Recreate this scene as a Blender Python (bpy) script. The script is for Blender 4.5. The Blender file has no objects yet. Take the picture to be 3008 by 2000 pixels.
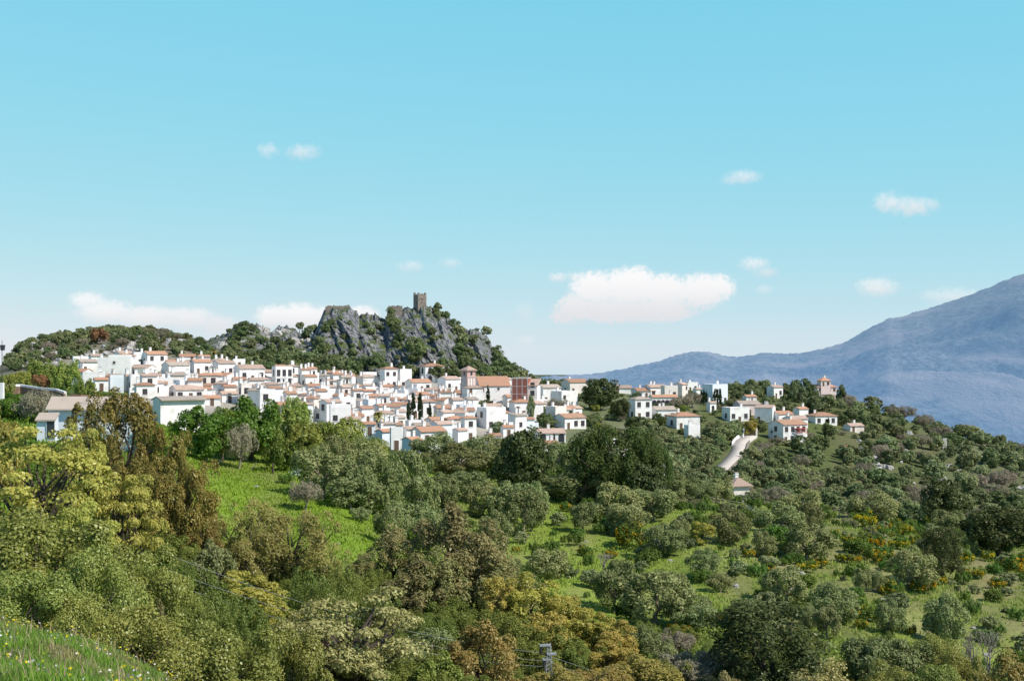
import bpy, math, random
import numpy as np
from mathutils import noise as mnoise, Vector

R = math.radians
rng = np.random.default_rng(7)
random.seed(7)
sc = bpy.context.scene
col = sc.collection

# ------------------------------------------------------------------ camera frame
W, H, F, CX, HZ = 3008.0, 2000.0, 3760.0, 1504.0, 1040.0   # photo size, focal length (px), axis column, horizon row


def P(px, py, Y):
    return ((px - CX) / F * Y, Y, (HZ - py) / F * Y)


cam = bpy.data.cameras.new('camera')
cam_o = bpy.data.objects.new('camera', cam)
col.objects.link(cam_o)
cam.sensor_fit = 'HORIZONTAL'
cam.sensor_width = 36
cam.lens = 36 * F / W
cam.shift_y = (HZ - H / 2) / W
cam.clip_start = 0.3
cam.clip_end = 40000
cam_o.rotation_euler = (R(90), 0, 0)
sc.camera = cam_o

# ------------------------------------------------------------------ object helpers


def tag(o, label=None, cat=None, group=None, kind=None):
    if label: o['label'] = label
    if cat: o['category'] = cat
    if group: o['group'] = group
    if kind: o['kind'] = kind
    return o


def new_obj(name, data, parent=None, loc=None, rz=0.0, scale=None):
    o = bpy.data.objects.new(name, data)
    col.objects.link(o)
    if parent is not None: o.parent = parent
    if loc is not None: o.location = loc
    if rz: o.rotation_euler = (0, 0, rz)
    if scale is not None: o.scale = scale
    return o


def np_mesh(name, verts, quads=None, tris=None, mats=(), smooth=False, midx=None):
    me = bpy.data.meshes.new(name)
    verts = np.asarray(verts, dtype=np.float32)
    loops, starts = [], []
    n = 0
    if quads is not None and len(quads):
        q = np.asarray(quads, dtype=np.int32)
        loops.append(q.ravel()); starts.append(np.arange(len(q), dtype=np.int32) * 4)
        n = len(q) * 4
    if tris is not None and len(tris):
        t = np.asarray(tris, dtype=np.int32)
        loops.append(t.ravel()); starts.append(n + np.arange(len(t), dtype=np.int32) * 3)
    loops = np.concatenate(loops); starts = np.concatenate(starts)
    me.vertices.add(len(verts)); me.vertices.foreach_set('co', verts.ravel())
    me.loops.add(len(loops)); me.loops.foreach_set('vertex_index', loops)
    me.polygons.add(len(starts)); me.polygons.foreach_set('loop_start', starts)
    if midx is not None: me.polygons.foreach_set('material_index', np.asarray(midx, dtype=np.int32))
    if smooth: me.polygons.foreach_set('use_smooth', np.ones(len(starts), dtype=bool))
    me.update(calc_edges=True)
    for m in mats: me.materials.append(m)
    return me


class MB:
    """collects simple solids, builds one mesh"""
    def __init__(s):
        s.v, s.f, s.m = [], [], []

    def add(s, verts, faces, mi=0):
        b = len(s.v)
        s.v += [tuple(v) for v in verts]
        s.f += [tuple(i + b for i in f) for f in faces]
        s.m += [mi] * len(faces)

    def box(s, x0, x1, y0, y1, z0, z1, mi=0):
        s.add([(x0, y0, z0), (x1, y0, z0), (x1, y1, z0), (x0, y1, z0), (x0, y0, z1), (x1, y0, z1), (x1, y1, z1), (x0, y1, z1)],
              [(0, 3, 2, 1), (4, 5, 6, 7), (0, 1, 5, 4), (1, 2, 6, 5), (2, 3, 7, 6), (3, 0, 4, 7)], mi)

    def prism(s, poly, y0, y1, mi=0):
        """poly = [(x,z)] counter-clockwise seen from -Y, extruded along Y"""
        n = len(poly)
        vs = [(x, y0, z) for x, z in poly] + [(x, y1, z) for x, z in poly]
        fs = [tuple(range(n)), tuple(range(2 * n - 1, n - 1, -1))]
        fs += [(i, i + n, (i + 1) % n + n, (i + 1) % n) for i in range(n)]
        s.add(vs, fs, mi)

    def tube(s, pts, radii, k=6, mi=0):
        b = len(s.v)
        pts = [Vector(p) for p in pts]
        for i, p in enumerate(pts):
            t = (pts[min(i + 1, len(pts) - 1)] - pts[max(i - 1, 0)]).normalized()
            a = t.orthogonal().normalized() if i == 0 else (a - t * a.dot(t)).normalized()
            c = t.cross(a)
            for j in range(k):
                q = 2 * math.pi * j / k
                s.v.append(tuple(p + (a * math.cos(q) + c * math.sin(q)) * radii[i]))
        for i in range(len(pts) - 1):
            for j in range(k):
                s.f.append((b + i * k + j, b + i * k + (j + 1) % k, b + (i + 1) * k + (j + 1) % k, b + (i + 1) * k + j)); s.m.append(mi)
        s.f.append(tuple(b + (len(pts) - 1) * k + j for j in range(k))); s.m.append(mi)

    def mesh(s, name, mats, smooth=False):
        me = bpy.data.meshes.new(name)
        me.from_pydata(s.v, [], s.f)
        for m in mats: me.materials.append(m)
        me.polygons.foreach_set('material_index', s.m)
        if smooth: me.polygons.foreach_set('use_smooth', [True] * len(s.f))
        me.update()
        return me

    def build(s, name, mats, parent=None, **k):
        return new_obj(name, s.mesh(name, mats if isinstance(mats, (list, tuple)) else [mats]), parent, **k)


# ------------------------------------------------------------------ numpy noise
def _hash(ix, iy, seed):
    h = (ix * 374761393 + iy * 668265263 + seed * 1442695041) & 0xffffffff
    h = ((h ^ (h >> 13)) * 1274126177) & 0xffffffff
    return ((h ^ (h >> 16)) & 0xffff) / 65535.0


def vnoise(x, y, seed=0):
    x = np.asarray(x, float); y = np.asarray(y, float)
    ix = np.floor(x).astype(np.int64); iy = np.floor(y).astype(np.int64)
    fx = x - ix; fy = y - iy
    fx = fx * fx * (3 - 2 * fx); fy = fy * fy * (3 - 2 * fy)
    a = _hash(ix, iy, seed); b = _hash(ix + 1, iy, seed); c = _hash(ix, iy + 1, seed); d = _hash(ix + 1, iy + 1, seed)
    return (a + (b - a) * fx) * (1 - fy) + (c + (d - c) * fx) * fy


def fbm(x, y, oct=4, seed=0):
    s = 0; a = 0.5; t = 0
    for i in range(oct):
        s = s + a * vnoise(x * 2 ** i, y * 2 ** i, seed + i * 17); t += a; a *= 0.5
    return s / t


def ridged(x, y, oct=4, seed=0):
    s = 0; a = 0.5; t = 0
    for i in range(oct):
        s = s + a * (1 - np.abs(2 * vnoise(x * 2 ** i, y * 2 ** i, seed + i * 13) - 1)); t += a; a *= 0.5
    return s / t


def in_poly(px, py, poly):
    px = np.asarray(px, float); py = np.asarray(py, float)
    r = np.zeros(px.shape, bool)
    n = len(poly)
    for i in range(n):
        x0, y0 = poly[i]; x1, y1 = poly[(i + 1) % n]
        if y0 == y1: continue
        c = ((y0 > py) != (y1 > py)) & (px < (x1 - x0) * (py - y0) / (y1 - y0) + x0)
        r ^= c
    return r


# ------------------------------------------------------------------ materials
def mat(name):
    m = bpy.data.materials.new(name); m.use_nodes = True
    nt = m.node_tree; nt.nodes.clear()
    out = nt.nodes.new('ShaderNodeOutputMaterial')
    return m, nt, out


def nd(nt, typ, **kw):
    n = nt.nodes.new(typ)
    for k, v in kw.items():
        if k in n.inputs.keys(): n.inputs[k].default_value = v
        else: setattr(n, k, v)
    return n


def mixc(nt, fac, a, b, blend='MIX'):
    n = nt.nodes.new('ShaderNodeMix'); n.data_type = 'RGBA'; n.blend_type = blend
    for k, v in ((0, fac), (6, a), (7, b)):
        if hasattr(v, 'is_output'): nt.links.new(v, n.inputs[k])
        elif isinstance(v, (tuple, list)): n.inputs[k].default_value = (*v[:3], 1)
        else: n.inputs[k].default_value = v
    return n.outputs[2]


def math_n(nt, op, a, b=0.0, clamp=False):
    n = nt.nodes.new('ShaderNodeMath'); n.operation = op; n.use_clamp = clamp
    for k, v in ((0, a), (1, b)):
        if hasattr(v, 'is_output'): nt.links.new(v, n.inputs[k])
        else: n.inputs[k].default_value = v
    return n.outputs[0]


def ramp(nt, fac, lo, hi):
    n = nt.nodes.new('ShaderNodeMapRange'); n.interpolation_type = 'SMOOTHSTEP'
    nt.links.new(fac, n.inputs[0]); n.inputs[1].default_value = lo; n.inputs[2].default_value = hi
    return n.outputs[0]


def noise_n(nt, vec, scale, detail=4, rough=0.55, out='Fac'):
    n = nt.nodes.new('ShaderNodeTexNoise'); n.inputs['Scale'].default_value = scale
    n.inputs['Detail'].default_value = detail; n.inputs['Roughness'].default_value = rough
    if vec is not None: nt.links.new(vec, n.inputs['Vector'])
    return n.outputs[out]


def bump_n(nt, height, strength, dist):
    b = nt.nodes.new('ShaderNodeBump'); b.inputs['Strength'].default_value = strength; b.inputs['Distance'].default_value = dist
    nt.links.new(height, b.inputs['Height'])
    return b.outputs['Normal']


def leaf_mat(name, c0, c1, gloss=0.0, trans=0.25, ovar=0.25, c2=None):
    """two leaf tints mixed per leaf, brightness varied per plant"""
    m, nt, out = mat(name)
    geo = nd(nt, 'ShaderNodeNewGeometry'); oi = nd(nt, 'ShaderNodeObjectInfo'); tc = nd(nt, 'ShaderNodeTexCoord')
    c = mixc(nt, geo.outputs['Random Per Island'], c0, c1)
    n = noise_n(nt, tc.outputs['Object'], 0.55, 2)
    if c2 is not None:
        c = mixc(nt, ramp(nt, n, 0.5, 0.68), c, c2)
    hsv = nd(nt, 'ShaderNodeHueSaturation'); nt.links.new(c, hsv.inputs['Color'])
    v = math_n(nt, 'MULTIPLY_ADD', oi.outputs['Random'], 2 * ovar); nt.nodes[-1].inputs[2].default_value = 1 - ovar
    nt.links.new(v, hsv.inputs['Value'])
    h = math_n(nt, 'MULTIPLY_ADD', math_n(nt, 'FRACT', math_n(nt, 'MULTIPLY', oi.outputs['Random'], 7.31)), 0.045); nt.nodes[-1].inputs[2].default_value = 0.4825
    h2 = nd(nt, 'ShaderNodeMath', operation='ADD')
    nt.links.new(h, hsv.inputs['Hue'])
    d = nd(nt, 'ShaderNodeBsdfDiffuse'); t = nd(nt, 'ShaderNodeBsdfTranslucent')
    nt.links.new(hsv.outputs[0], d.inputs[0]); nt.links.new(hsv.outputs[0], t.inputs[0])
    mx = nd(nt, 'ShaderNodeMixShader'); mx.inputs[0].default_value = trans
    nt.links.new(d.outputs[0], mx.inputs[1]); nt.links.new(t.outputs[0], mx.inputs[2])
    res = mx.outputs[0]
    if gloss:
        g = nd(nt, 'ShaderNodeBsdfGlossy'); g.inputs['Roughness'].default_value = 0.42; g.inputs[0].default_value = (0.9, 0.95, 0.8, 1)
        m2 = nd(nt, 'ShaderNodeMixShader'); m2.inputs[0].default_value = gloss
        nt.links.new(res, m2.inputs[1]); nt.links.new(g.outputs[0], m2.inputs[2]); res = m2.outputs[0]
    nt.links.new(res, out.inputs[0])
    return m


def rough_mat(name, c0, c1, scale=3.0, c2=None, scale2=0.5, rough=0.9, bump=0.0, bscale=8.0, ovar=0.0, metallic=0.0, detail=5):
    m, nt, out = mat(name)
    tc = nd(nt, 'ShaderNodeTexCoord')
    vec = tc.outputs['Object']
    c = mixc(nt, ramp(nt, noise_n(nt, vec, scale, detail), 0.35, 0.65), c0, c1)
    if c2 is not None:
        c = mixc(nt, ramp(nt, noise_n(nt, vec, scale2, 5), 0.5, 0.7), c, c2)
    if ovar:
        oi = nd(nt, 'ShaderNodeObjectInfo'); hsv = nd(nt, 'ShaderNodeHueSaturation'); nt.links.new(c, hsv.inputs['Color'])
        v = math_n(nt, 'MULTIPLY_ADD', oi.outputs['Random'], 2 * ovar); nt.nodes[-1].inputs[2].default_value = 1 - ovar
        nt.links.new(v, hsv.inputs['Value']); c = hsv.outputs[0]
    b = nd(nt, 'ShaderNodeBsdfPrincipled'); b.inputs['Roughness'].default_value = rough; b.inputs['Metallic'].default_value = metallic
    nt.links.new(c, b.inputs['Base Color'])
    if bump: nt.links.new(bump_n(nt, noise_n(nt, vec, bscale, 6), bump, 0.3), b.inputs['Normal'])
    nt.links.new(b.outputs[0], out.inputs[0])
    return m


def tile_mat(name, c0, c1, c2):
    """clay roof tiles: rows of rolls running down the slope, mottled"""
    m, nt, out = mat(name)
    tc = nd(nt, 'ShaderNodeTexCoord'); vec = tc.outputs['Object']; oi = nd(nt, 'ShaderNodeObjectInfo')
    c = mixc(nt, noise_n(nt, vec, 2.2, 6, 0.7), c0, c1)
    c = mixc(nt, ramp(nt, noise_n(nt, vec, 0.5, 4), 0.5, 0.72), c, c2)
    w = nd(nt, 'ShaderNodeTexWave'); w.bands_direction = 'X'; w.inputs['Scale'].default_value = 2.6; w.inputs['Distortion'].default_value = 0.6
    nt.links.new(vec, w.inputs['Vector'])
    c = mixc(nt, math_n(nt, 'MULTIPLY', w.outputs['Fac'], 0.28), c, (0.16, 0.075, 0.045))
    hsv = nd(nt, 'ShaderNodeHueSaturation'); nt.links.new(c, hsv.inputs['Color'])
    v = math_n(nt, 'MULTIPLY_ADD', oi.outputs['Random'], 0.35); nt.nodes[-1].inputs[2].default_value = 0.84
    nt.links.new(v, hsv.inputs['Value'])
    b = nd(nt, 'ShaderNodeBsdfPrincipled'); b.inputs['Roughness'].default_value = 0.9
    nt.links.new(hsv.outputs[0], b.inputs['Base Color'])
    nt.links.new(bump_n(nt, w.outputs['Fac'], 0.6, 0.12), b.inputs['Normal'])
    nt.links.new(b.outputs[0], out.inputs[0])
    return m


M = {}
M['white'] = rough_mat('whitewash', (0.89, 0.865, 0.86), (0.84, 0.815, 0.81), 0.7, (0.70, 0.665, 0.64), 0.4, ovar=0.05)
M['cream'] = rough_mat('cream_render', (0.82, 0.74, 0.69), (0.77, 0.70, 0.65), 0.6, (0.66, 0.58, 0.52), 0.35, ovar=0.05)
M['bluish'] = rough_mat('whitewash_bluish_shade', (0.74, 0.79, 0.86), (0.78, 0.82, 0.88), 0.6, (0.66, 0.69, 0.74), 0.35, ovar=0.05)  # whitewash with the blue of shaded walls put into the colour
M['pink'] = rough_mat('pink_render', (0.72, 0.55, 0.55), (0.76, 0.60, 0.58), 0.6, (0.62, 0.50, 0.48), 0.35)
M['ochre'] = rough_mat('ochre_stone_wall', (0.42, 0.30, 0.20), (0.52, 0.40, 0.28), 1.2, (0.32, 0.22, 0.15), 0.4)
M['tile_a'] = tile_mat('clay_tiles_orange', (0.58, 0.29, 0.175), (0.68, 0.40, 0.27), (0.50, 0.33, 0.24))
M['tile_b'] = tile_mat('clay_tiles_pale', (0.60, 0.42, 0.33), (0.70, 0.53, 0.44), (0.50, 0.37, 0.31))
M['tile_c'] = tile_mat('clay_tiles_brown', (0.48, 0.25, 0.16), (0.58, 0.36, 0.25), (0.38, 0.25, 0.18))
M['tile_d'] = tile_mat('clay_tiles_weathered', (0.52, 0.43, 0.36), (0.62, 0.53, 0.45), (0.44, 0.38, 0.33))
M['glass'] = rough_mat('dark_window_glass', (0.03, 0.035, 0.045), (0.05, 0.055, 0.07), 1.0, rough=0.25)
M['frame'] = rough_mat('brown_window_frame', (0.14, 0.08, 0.05), (0.18, 0.11, 0.07), 3.0, rough=0.6)
M['wood'] = rough_mat('dark_wood', (0.10, 0.06, 0.04), (0.16, 0.10, 0.07), 3.0, rough=0.8)
M['teal'] = rough_mat('teal_shutter_paint', (0.05, 0.28, 0.30), (0.06, 0.32, 0.34), 3.0, rough=0.6)
M['iron'] = rough_mat('black_iron', (0.03, 0.03, 0.035), (0.05, 0.05, 0.055), 3.0, rough=0.5)
M['galv'] = rough_mat('galvanised_steel', (0.42, 0.44, 0.46), (0.52, 0.54, 0.56), 3.0, rough=0.45, metallic=0.4)
M['brick'] = rough_mat('red_hollow_brick', (0.28, 0.09, 0.07), (0.34, 0.12, 0.09), 2.5, (0.24, 0.10, 0.09), 0.6)
M['brick_pale'] = rough_mat('rose_brick', (0.56, 0.36, 0.32), (0.62, 0.42, 0.37), 2.0, (0.5, 0.34, 0.30), 0.5)
M['concrete'] = rough_mat('concrete', (0.46, 0.40, 0.38), (0.52, 0.46, 0.43), 2.0)
M['ruin'] = rough_mat('castle_masonry', (0.20, 0.165, 0.14), (0.30, 0.25, 0.21), 1.6, (0.13, 0.11, 0.10), 0.5, bump=0.8, bscale=2.5)
M['redawn'] = rough_mat('red_paint', (0.42, 0.06, 0.05), (0.48, 0.08, 0.06), 2.0)
M['bark'] = rough_mat('bark', (0.06, 0.045, 0.035), (0.11, 0.085, 0.065), 4.0, bump=0.5)
M['bark_pale'] = rough_mat('pale_bark', (0.26, 0.21, 0.16), (0.36, 0.30, 0.24), 4.0, bump=0.5)
M['twig'] = rough_mat('grey_twigs', (0.20, 0.17, 0.15), (0.28, 0.24, 0.22), 4.0)
M['stone'] = rough_mat('pale_limestone', (0.32, 0.305, 0.29), (0.45, 0.43, 0.41), 1.2, (0.22, 0.21, 0.20), 0.5, bump=0.8, bscale=1.5, ovar=0.15)
M['drystone'] = rough_mat('dry_stone', (0.24, 0.20, 0.17), (0.36, 0.31, 0.27), 1.5, (0.17, 0.14, 0.12), 0.6, bump=0.8, bscale=3)
M['earthwall'] = rough_mat('brown_earth_wall', (0.20, 0.12, 0.09), (0.27, 0.17, 0.12), 1.5, (0.16, 0.10, 0.08), 0.5)
M['greenpaint'] = rough_mat('green_shade_net', (0.05, 0.22, 0.15), (0.07, 0.26, 0.18), 2.0)

L = {}
L['olive'] = leaf_mat('olive_leaves', (0.155, 0.190, 0.062), (0.365, 0.380, 0.170), 0.01, 0.28, 0.24)
L['carob'] = leaf_mat('carob_leaves', (0.095, 0.160, 0.020), (0.155, 0.235, 0.036), 0.02, 0.3, 0.12)
L['lime'] = leaf_mat('spring_green_leaves', (0.251, 0.297, 0.059), (0.383, 0.409, 0.099), 0.02, 0.35, 0.18)
L['holm'] = leaf_mat('holm_oak_leaves', (0.170, 0.195, 0.030), (0.430, 0.430, 0.115), 0.03, 0.3, 0.14)
L['cork'] = leaf_mat('cork_oak_leaves', (0.218, 0.224, 0.066), (0.462, 0.436, 0.178), 0.03, 0.25, 0.1)
L['yellow'] = leaf_mat('yellow_oak_catkins', (0.372, 0.342, 0.060), (0.600, 0.546, 0.156), 0.02, 0.35, 0.08, c2=(0.318, 0.312, 0.066))
L['euc'] = leaf_mat('brown_eucalyptus_leaves', (0.221, 0.163, 0.044), (0.377, 0.267, 0.085), 0.02, 0.35, 0.12, c2=(0.208, 0.189, 0.058))
L['poplar'] = leaf_mat('budding_willow_leaves', (0.330, 0.325, 0.085), (0.500, 0.470, 0.165), 0.02, 0.4, 0.12, c2=(0.290, 0.320, 0.090))
L['rust'] = leaf_mat('rusty_leaves', (0.285, 0.275, 0.105), (0.430, 0.380, 0.170), 0.02, 0.35, 0.15, c2=(0.240, 0.280, 0.100))
L['gold'] = leaf_mat('golden_leaves', (0.400, 0.330, 0.065), (0.570, 0.470, 0.130), 0.02, 0.38, 0.1, c2=(0.350, 0.310, 0.080))
L['orange'] = leaf_mat('orange_leaves', (0.330, 0.240, 0.070), (0.450, 0.335, 0.120), 0.02, 0.35, 0.1, c2=(0.300, 0.250, 0.080))
L['dark'] = leaf_mat('dark_evergreen_leaves', (0.055, 0.071, 0.023), (0.109, 0.127, 0.044), 0.02, 0.22, 0.15)
L['pine'] = leaf_mat('pine_needles', (0.069, 0.100, 0.030), (0.125, 0.156, 0.050), 0.0, 0.2, 0.12)
L['hedge'] = leaf_mat('dark_green_leaves', (0.150, 0.190, 0.038), (0.260, 0.295, 0.070), 0.02, 0.3, 0.15)
L['pale'] = leaf_mat('pale_yellow_leaves', (0.330, 0.286, 0.110), (0.462, 0.396, 0.165), 0.02, 0.3, 0.1)
L['cypress'] = leaf_mat('cypress_leaves', (0.026, 0.042, 0.018), (0.052, 0.072, 0.029), 0.0, 0.1, 0.1)
L['scrub'] = leaf_mat('hillside_scrub_leaves', (0.175, 0.210, 0.088), (0.320, 0.345, 0.170), 0.01, 0.32, 0.3)
L['scrubdark'] = leaf_mat('dark_scrub_leaves', (0.120, 0.160, 0.062), (0.220, 0.260, 0.112), 0.01, 0.3, 0.28)
L['grey'] = leaf_mat('grey_brown_twigs', (0.277, 0.244, 0.178), (0.396, 0.346, 0.257), 0.0, 0.3, 0.2)
L['green'] = leaf_mat('fresh_green_shrub_leaves', (0.092, 0.165, 0.026), (0.172, 0.251, 0.048), 0.02, 0.3, 0.25)
L['flower'] = leaf_mat('broom_flowers', (0.550, 0.340, 0.015), (0.660, 0.440, 0.030), 0.0, 0.35, 0.1)
L['palm'] = leaf_mat('palm_leaves', (0.246, 0.208, 0.075), (0.377, 0.320, 0.113), 0.05, 0.2, 0.1)
L['cactus'] = leaf_mat('cactus_pads', (0.290, 0.377, 0.290), (0.464, 0.551, 0.464), 0.05, 0.05, 0.1)
L['dry'] = leaf_mat('dry_brown_leaves', (0.290, 0.157, 0.073), (0.411, 0.242, 0.121), 0.0, 0.25, 0.15)

# ------------------------------------------------------------------ terrain table: ground row (px) at each depth (m)
TY = [3, 8, 13, 17, 22, 30, 45, 60, 80, 100, 130, 160, 190, 220, 260, 300, 340, 380, 420, 460, 500, 540, 580, 620]
TT = {
    -500: [3300, 2260, 2000, 1920, 1830, 2000, 1850, 1750, 1580, 1450, 1330, 1260, 1220, 1200, 1185, 1175, 1170, 1165, 1160, 1155, 1150, 1150, 1160, 1170],
    0:    [3300, 2260, 2000, 1920, 1830, 2050, 1900, 1790, 1600, 1460, 1330, 1250, 1205, 1180, 1160, 1140, 1125, 1116, 1108, 1098, 1090, 1085, 1090, 1110],
    55:   [3300, 2265, 2005, 1925, 1842, 2070, 1920, 1805, 1615, 1470, 1338, 1256, 1210, 1184, 1163, 1142, 1126, 1112, 1098, 1078, 1052, 1028, 1012, 1030],
    250:  [3300, 2300, 2040, 1950, 1890, 2150, 2000, 1880, 1680, 1520, 1370, 1280, 1235, 1205, 1178, 1155, 1135, 1115, 1095, 1068, 1035, 998, 970, 990],
    450:  [3300, 2350, 2080, 1990, 1990, 2250, 2120, 1980, 1780, 1610, 1440, 1330, 1280, 1245, 1215, 1190, 1160, 1125, 1095, 1070, 1035, 995, 966, 990],
    700:  [3400, 2450, 2200, 2120, 2140, 2350, 2250, 2120, 1920, 1760, 1560, 1430, 1345, 1305, 1290, 1250, 1205, 1165, 1125, 1098, 1070, 1045, 1035, 1060],
    1000: [3400, 2550, 2300, 2250, 2250, 2420, 2350, 2200, 1980, 1790, 1590, 1450, 1375, 1310, 1305, 1285, 1245, 1205, 1165, 1135, 1112, 1095, 1105, 1130],
    1300: [3500, 2600, 2400, 2350, 2350, 2500, 2400, 2250, 2030, 1860, 1700, 1560, 1455, 1385, 1350, 1322, 1290, 1240, 1195, 1150, 1118, 1105, 1115, 1140],
    1600: [3500, 2700, 2500, 2450, 2450, 2550, 2430, 2300, 2080, 1920, 1740, 1590, 1490, 1430, 1380, 1345, 1310, 1265, 1215, 1172, 1145, 1135, 1150, 1180],
    1850: [3500, 2750, 2550, 2500, 2500, 2570, 2460, 2330, 2110, 1950, 1760, 1610, 1510, 1450, 1400, 1360, 1325, 1285, 1235, 1192, 1162, 1142, 1150, 1180],
    2050: [3500, 2800, 2600, 2550, 2550, 2600, 2480, 2350, 2130, 1960, 1750, 1600, 1500, 1472, 1460, 1400, 1350, 1300, 1250, 1205, 1172, 1150, 1150, 1180],
    2250: [3500, 2800, 2620, 2580, 2570, 2620, 2500, 2360, 2150, 1980, 1770, 1620, 1540, 1500, 1490, 1440, 1390, 1335, 1280, 1225, 1182, 1154, 1152, 1185],
    2500: [3500, 2800, 2640, 2600, 2590, 2640, 2520, 2380, 2170, 2000, 1790, 1650, 1560, 1510, 1510, 1490, 1440, 1380, 1320, 1260, 1205, 1174, 1180, 1210],
    2750: [3500, 2800, 2660, 2620, 2610, 2660, 2540, 2400, 2190, 2020, 1820, 1680, 1600, 1560, 1560, 1530, 1480, 1425, 1370, 1310, 1266, 1255, 1280, 1310],
    3008: [3500, 2800, 2680, 2640, 2630, 2680, 2560, 2420, 2210, 2040, 1850, 1710, 1630, 1590, 1590, 1560, 1510, 1460, 1410, 1360, 1328, 1322, 1350, 1380],
    3500: [3500, 2800, 2700, 2660, 2650, 2700, 2600, 2460, 2250, 2080, 1890, 1750, 1670, 1630, 1630, 1600, 1560, 1510, 1460, 1420, 1390, 1390, 1410, 1430],
}
GPX = np.arange(-1500, 4520, 20.0)
GY = np.concatenate([np.geomspace(2.2, 640, 230), np.geomspace(650, 16000, 40)])


def _build_grid():
    cols = sorted(TT)
    ly = np.log(GY)
    Zc = []
    for c in cols:
        z = [(HZ - p) / F * y for p, y in zip(TT[c], TY)]
        yy = [1.5] + TY + [760, 1100, 1800, 16000]
        zl = z[-1]
        zz = [z[0] + .1] + z + [zl - 40, min(zl - 110, -140), -220, -260]
        g = np.interp(ly, np.log(yy), zz)
        # smooth along depth
        k = np.array([1, 4, 6, 4, 1.]) / 16
        for _ in range(3):
            g = np.convolve(np.pad(g, 2, mode='edge'), k, 'valid')
        Zc.append(g)
    Zc = np.array(Zc)
    G = np.empty((len(GY), len(GPX)))
    for i in range(len(GY)):
        G[i] = np.interp(GPX, cols, Zc[:, i])
    k = np.array([1, 2, 3, 2, 1.]) / 9
    for _ in range(2):
        G = np.apply_along_axis(lambda r: np.convolve(np.pad(r, 2, mode='edge'), k, 'valid'), 1, G)
    X = (GPX[None, :] - CX) / F * GY[:, None]
    Yg = np.repeat(GY[:, None], len(GPX), 1)
    amp = np.clip((Yg - 14) / 90, 0, 1) * np.clip((900 - Yg) / 300, 0, 1)
    amp = amp * np.where(Yg > 320, 0.6, 1.0)
    G = G + amp * ((fbm(X / 26, Yg / 26, 4, 3) - .5) * 2.6 + (fbm(X / 5, Yg / 5, 3, 5) - .5) * 0.7)
    G = G + np.clip((40 - Yg) / 20, 0, 1) * (fbm(X / 1.6, Yg / 1.6, 3, 8) - .5) * 0.5
    return G


GZ = _build_grid()


def gz(px, Y):
    fx = min(max((px - GPX[0]) / 20.0, 0), len(GPX) - 1.001)
    iy = int(np.searchsorted(GY, Y)) - 1
    iy = min(max(iy, 0), len(GY) - 2)
    fy = min(max((Y - GY[iy]) / (GY[iy + 1] - GY[iy]), 0), 1)
    ix = int(fx); fx -= ix
    a = GZ[iy, ix] * (1 - fx) + GZ[iy, ix + 1] * fx
    b = GZ[iy + 1, ix] * (1 - fx) + GZ[iy + 1, ix + 1] * fx
    return float(a * (1 - fy) + b * fy)


def gpy(px, Y): return HZ - gz(px, Y) / Y * F
def gzx(x, Y): return gz(CX + x / Y * F, Y)


def hit(px, py, lo=60.0, hi=600.0, dflt=None):
    """depth at which the ground is seen at (px,py)"""
    Y = lo
    while Y < hi:
        if gpy(px, Y) <= py: return Y
        Y += 1.5
    return hi if dflt is None else dflt


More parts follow.
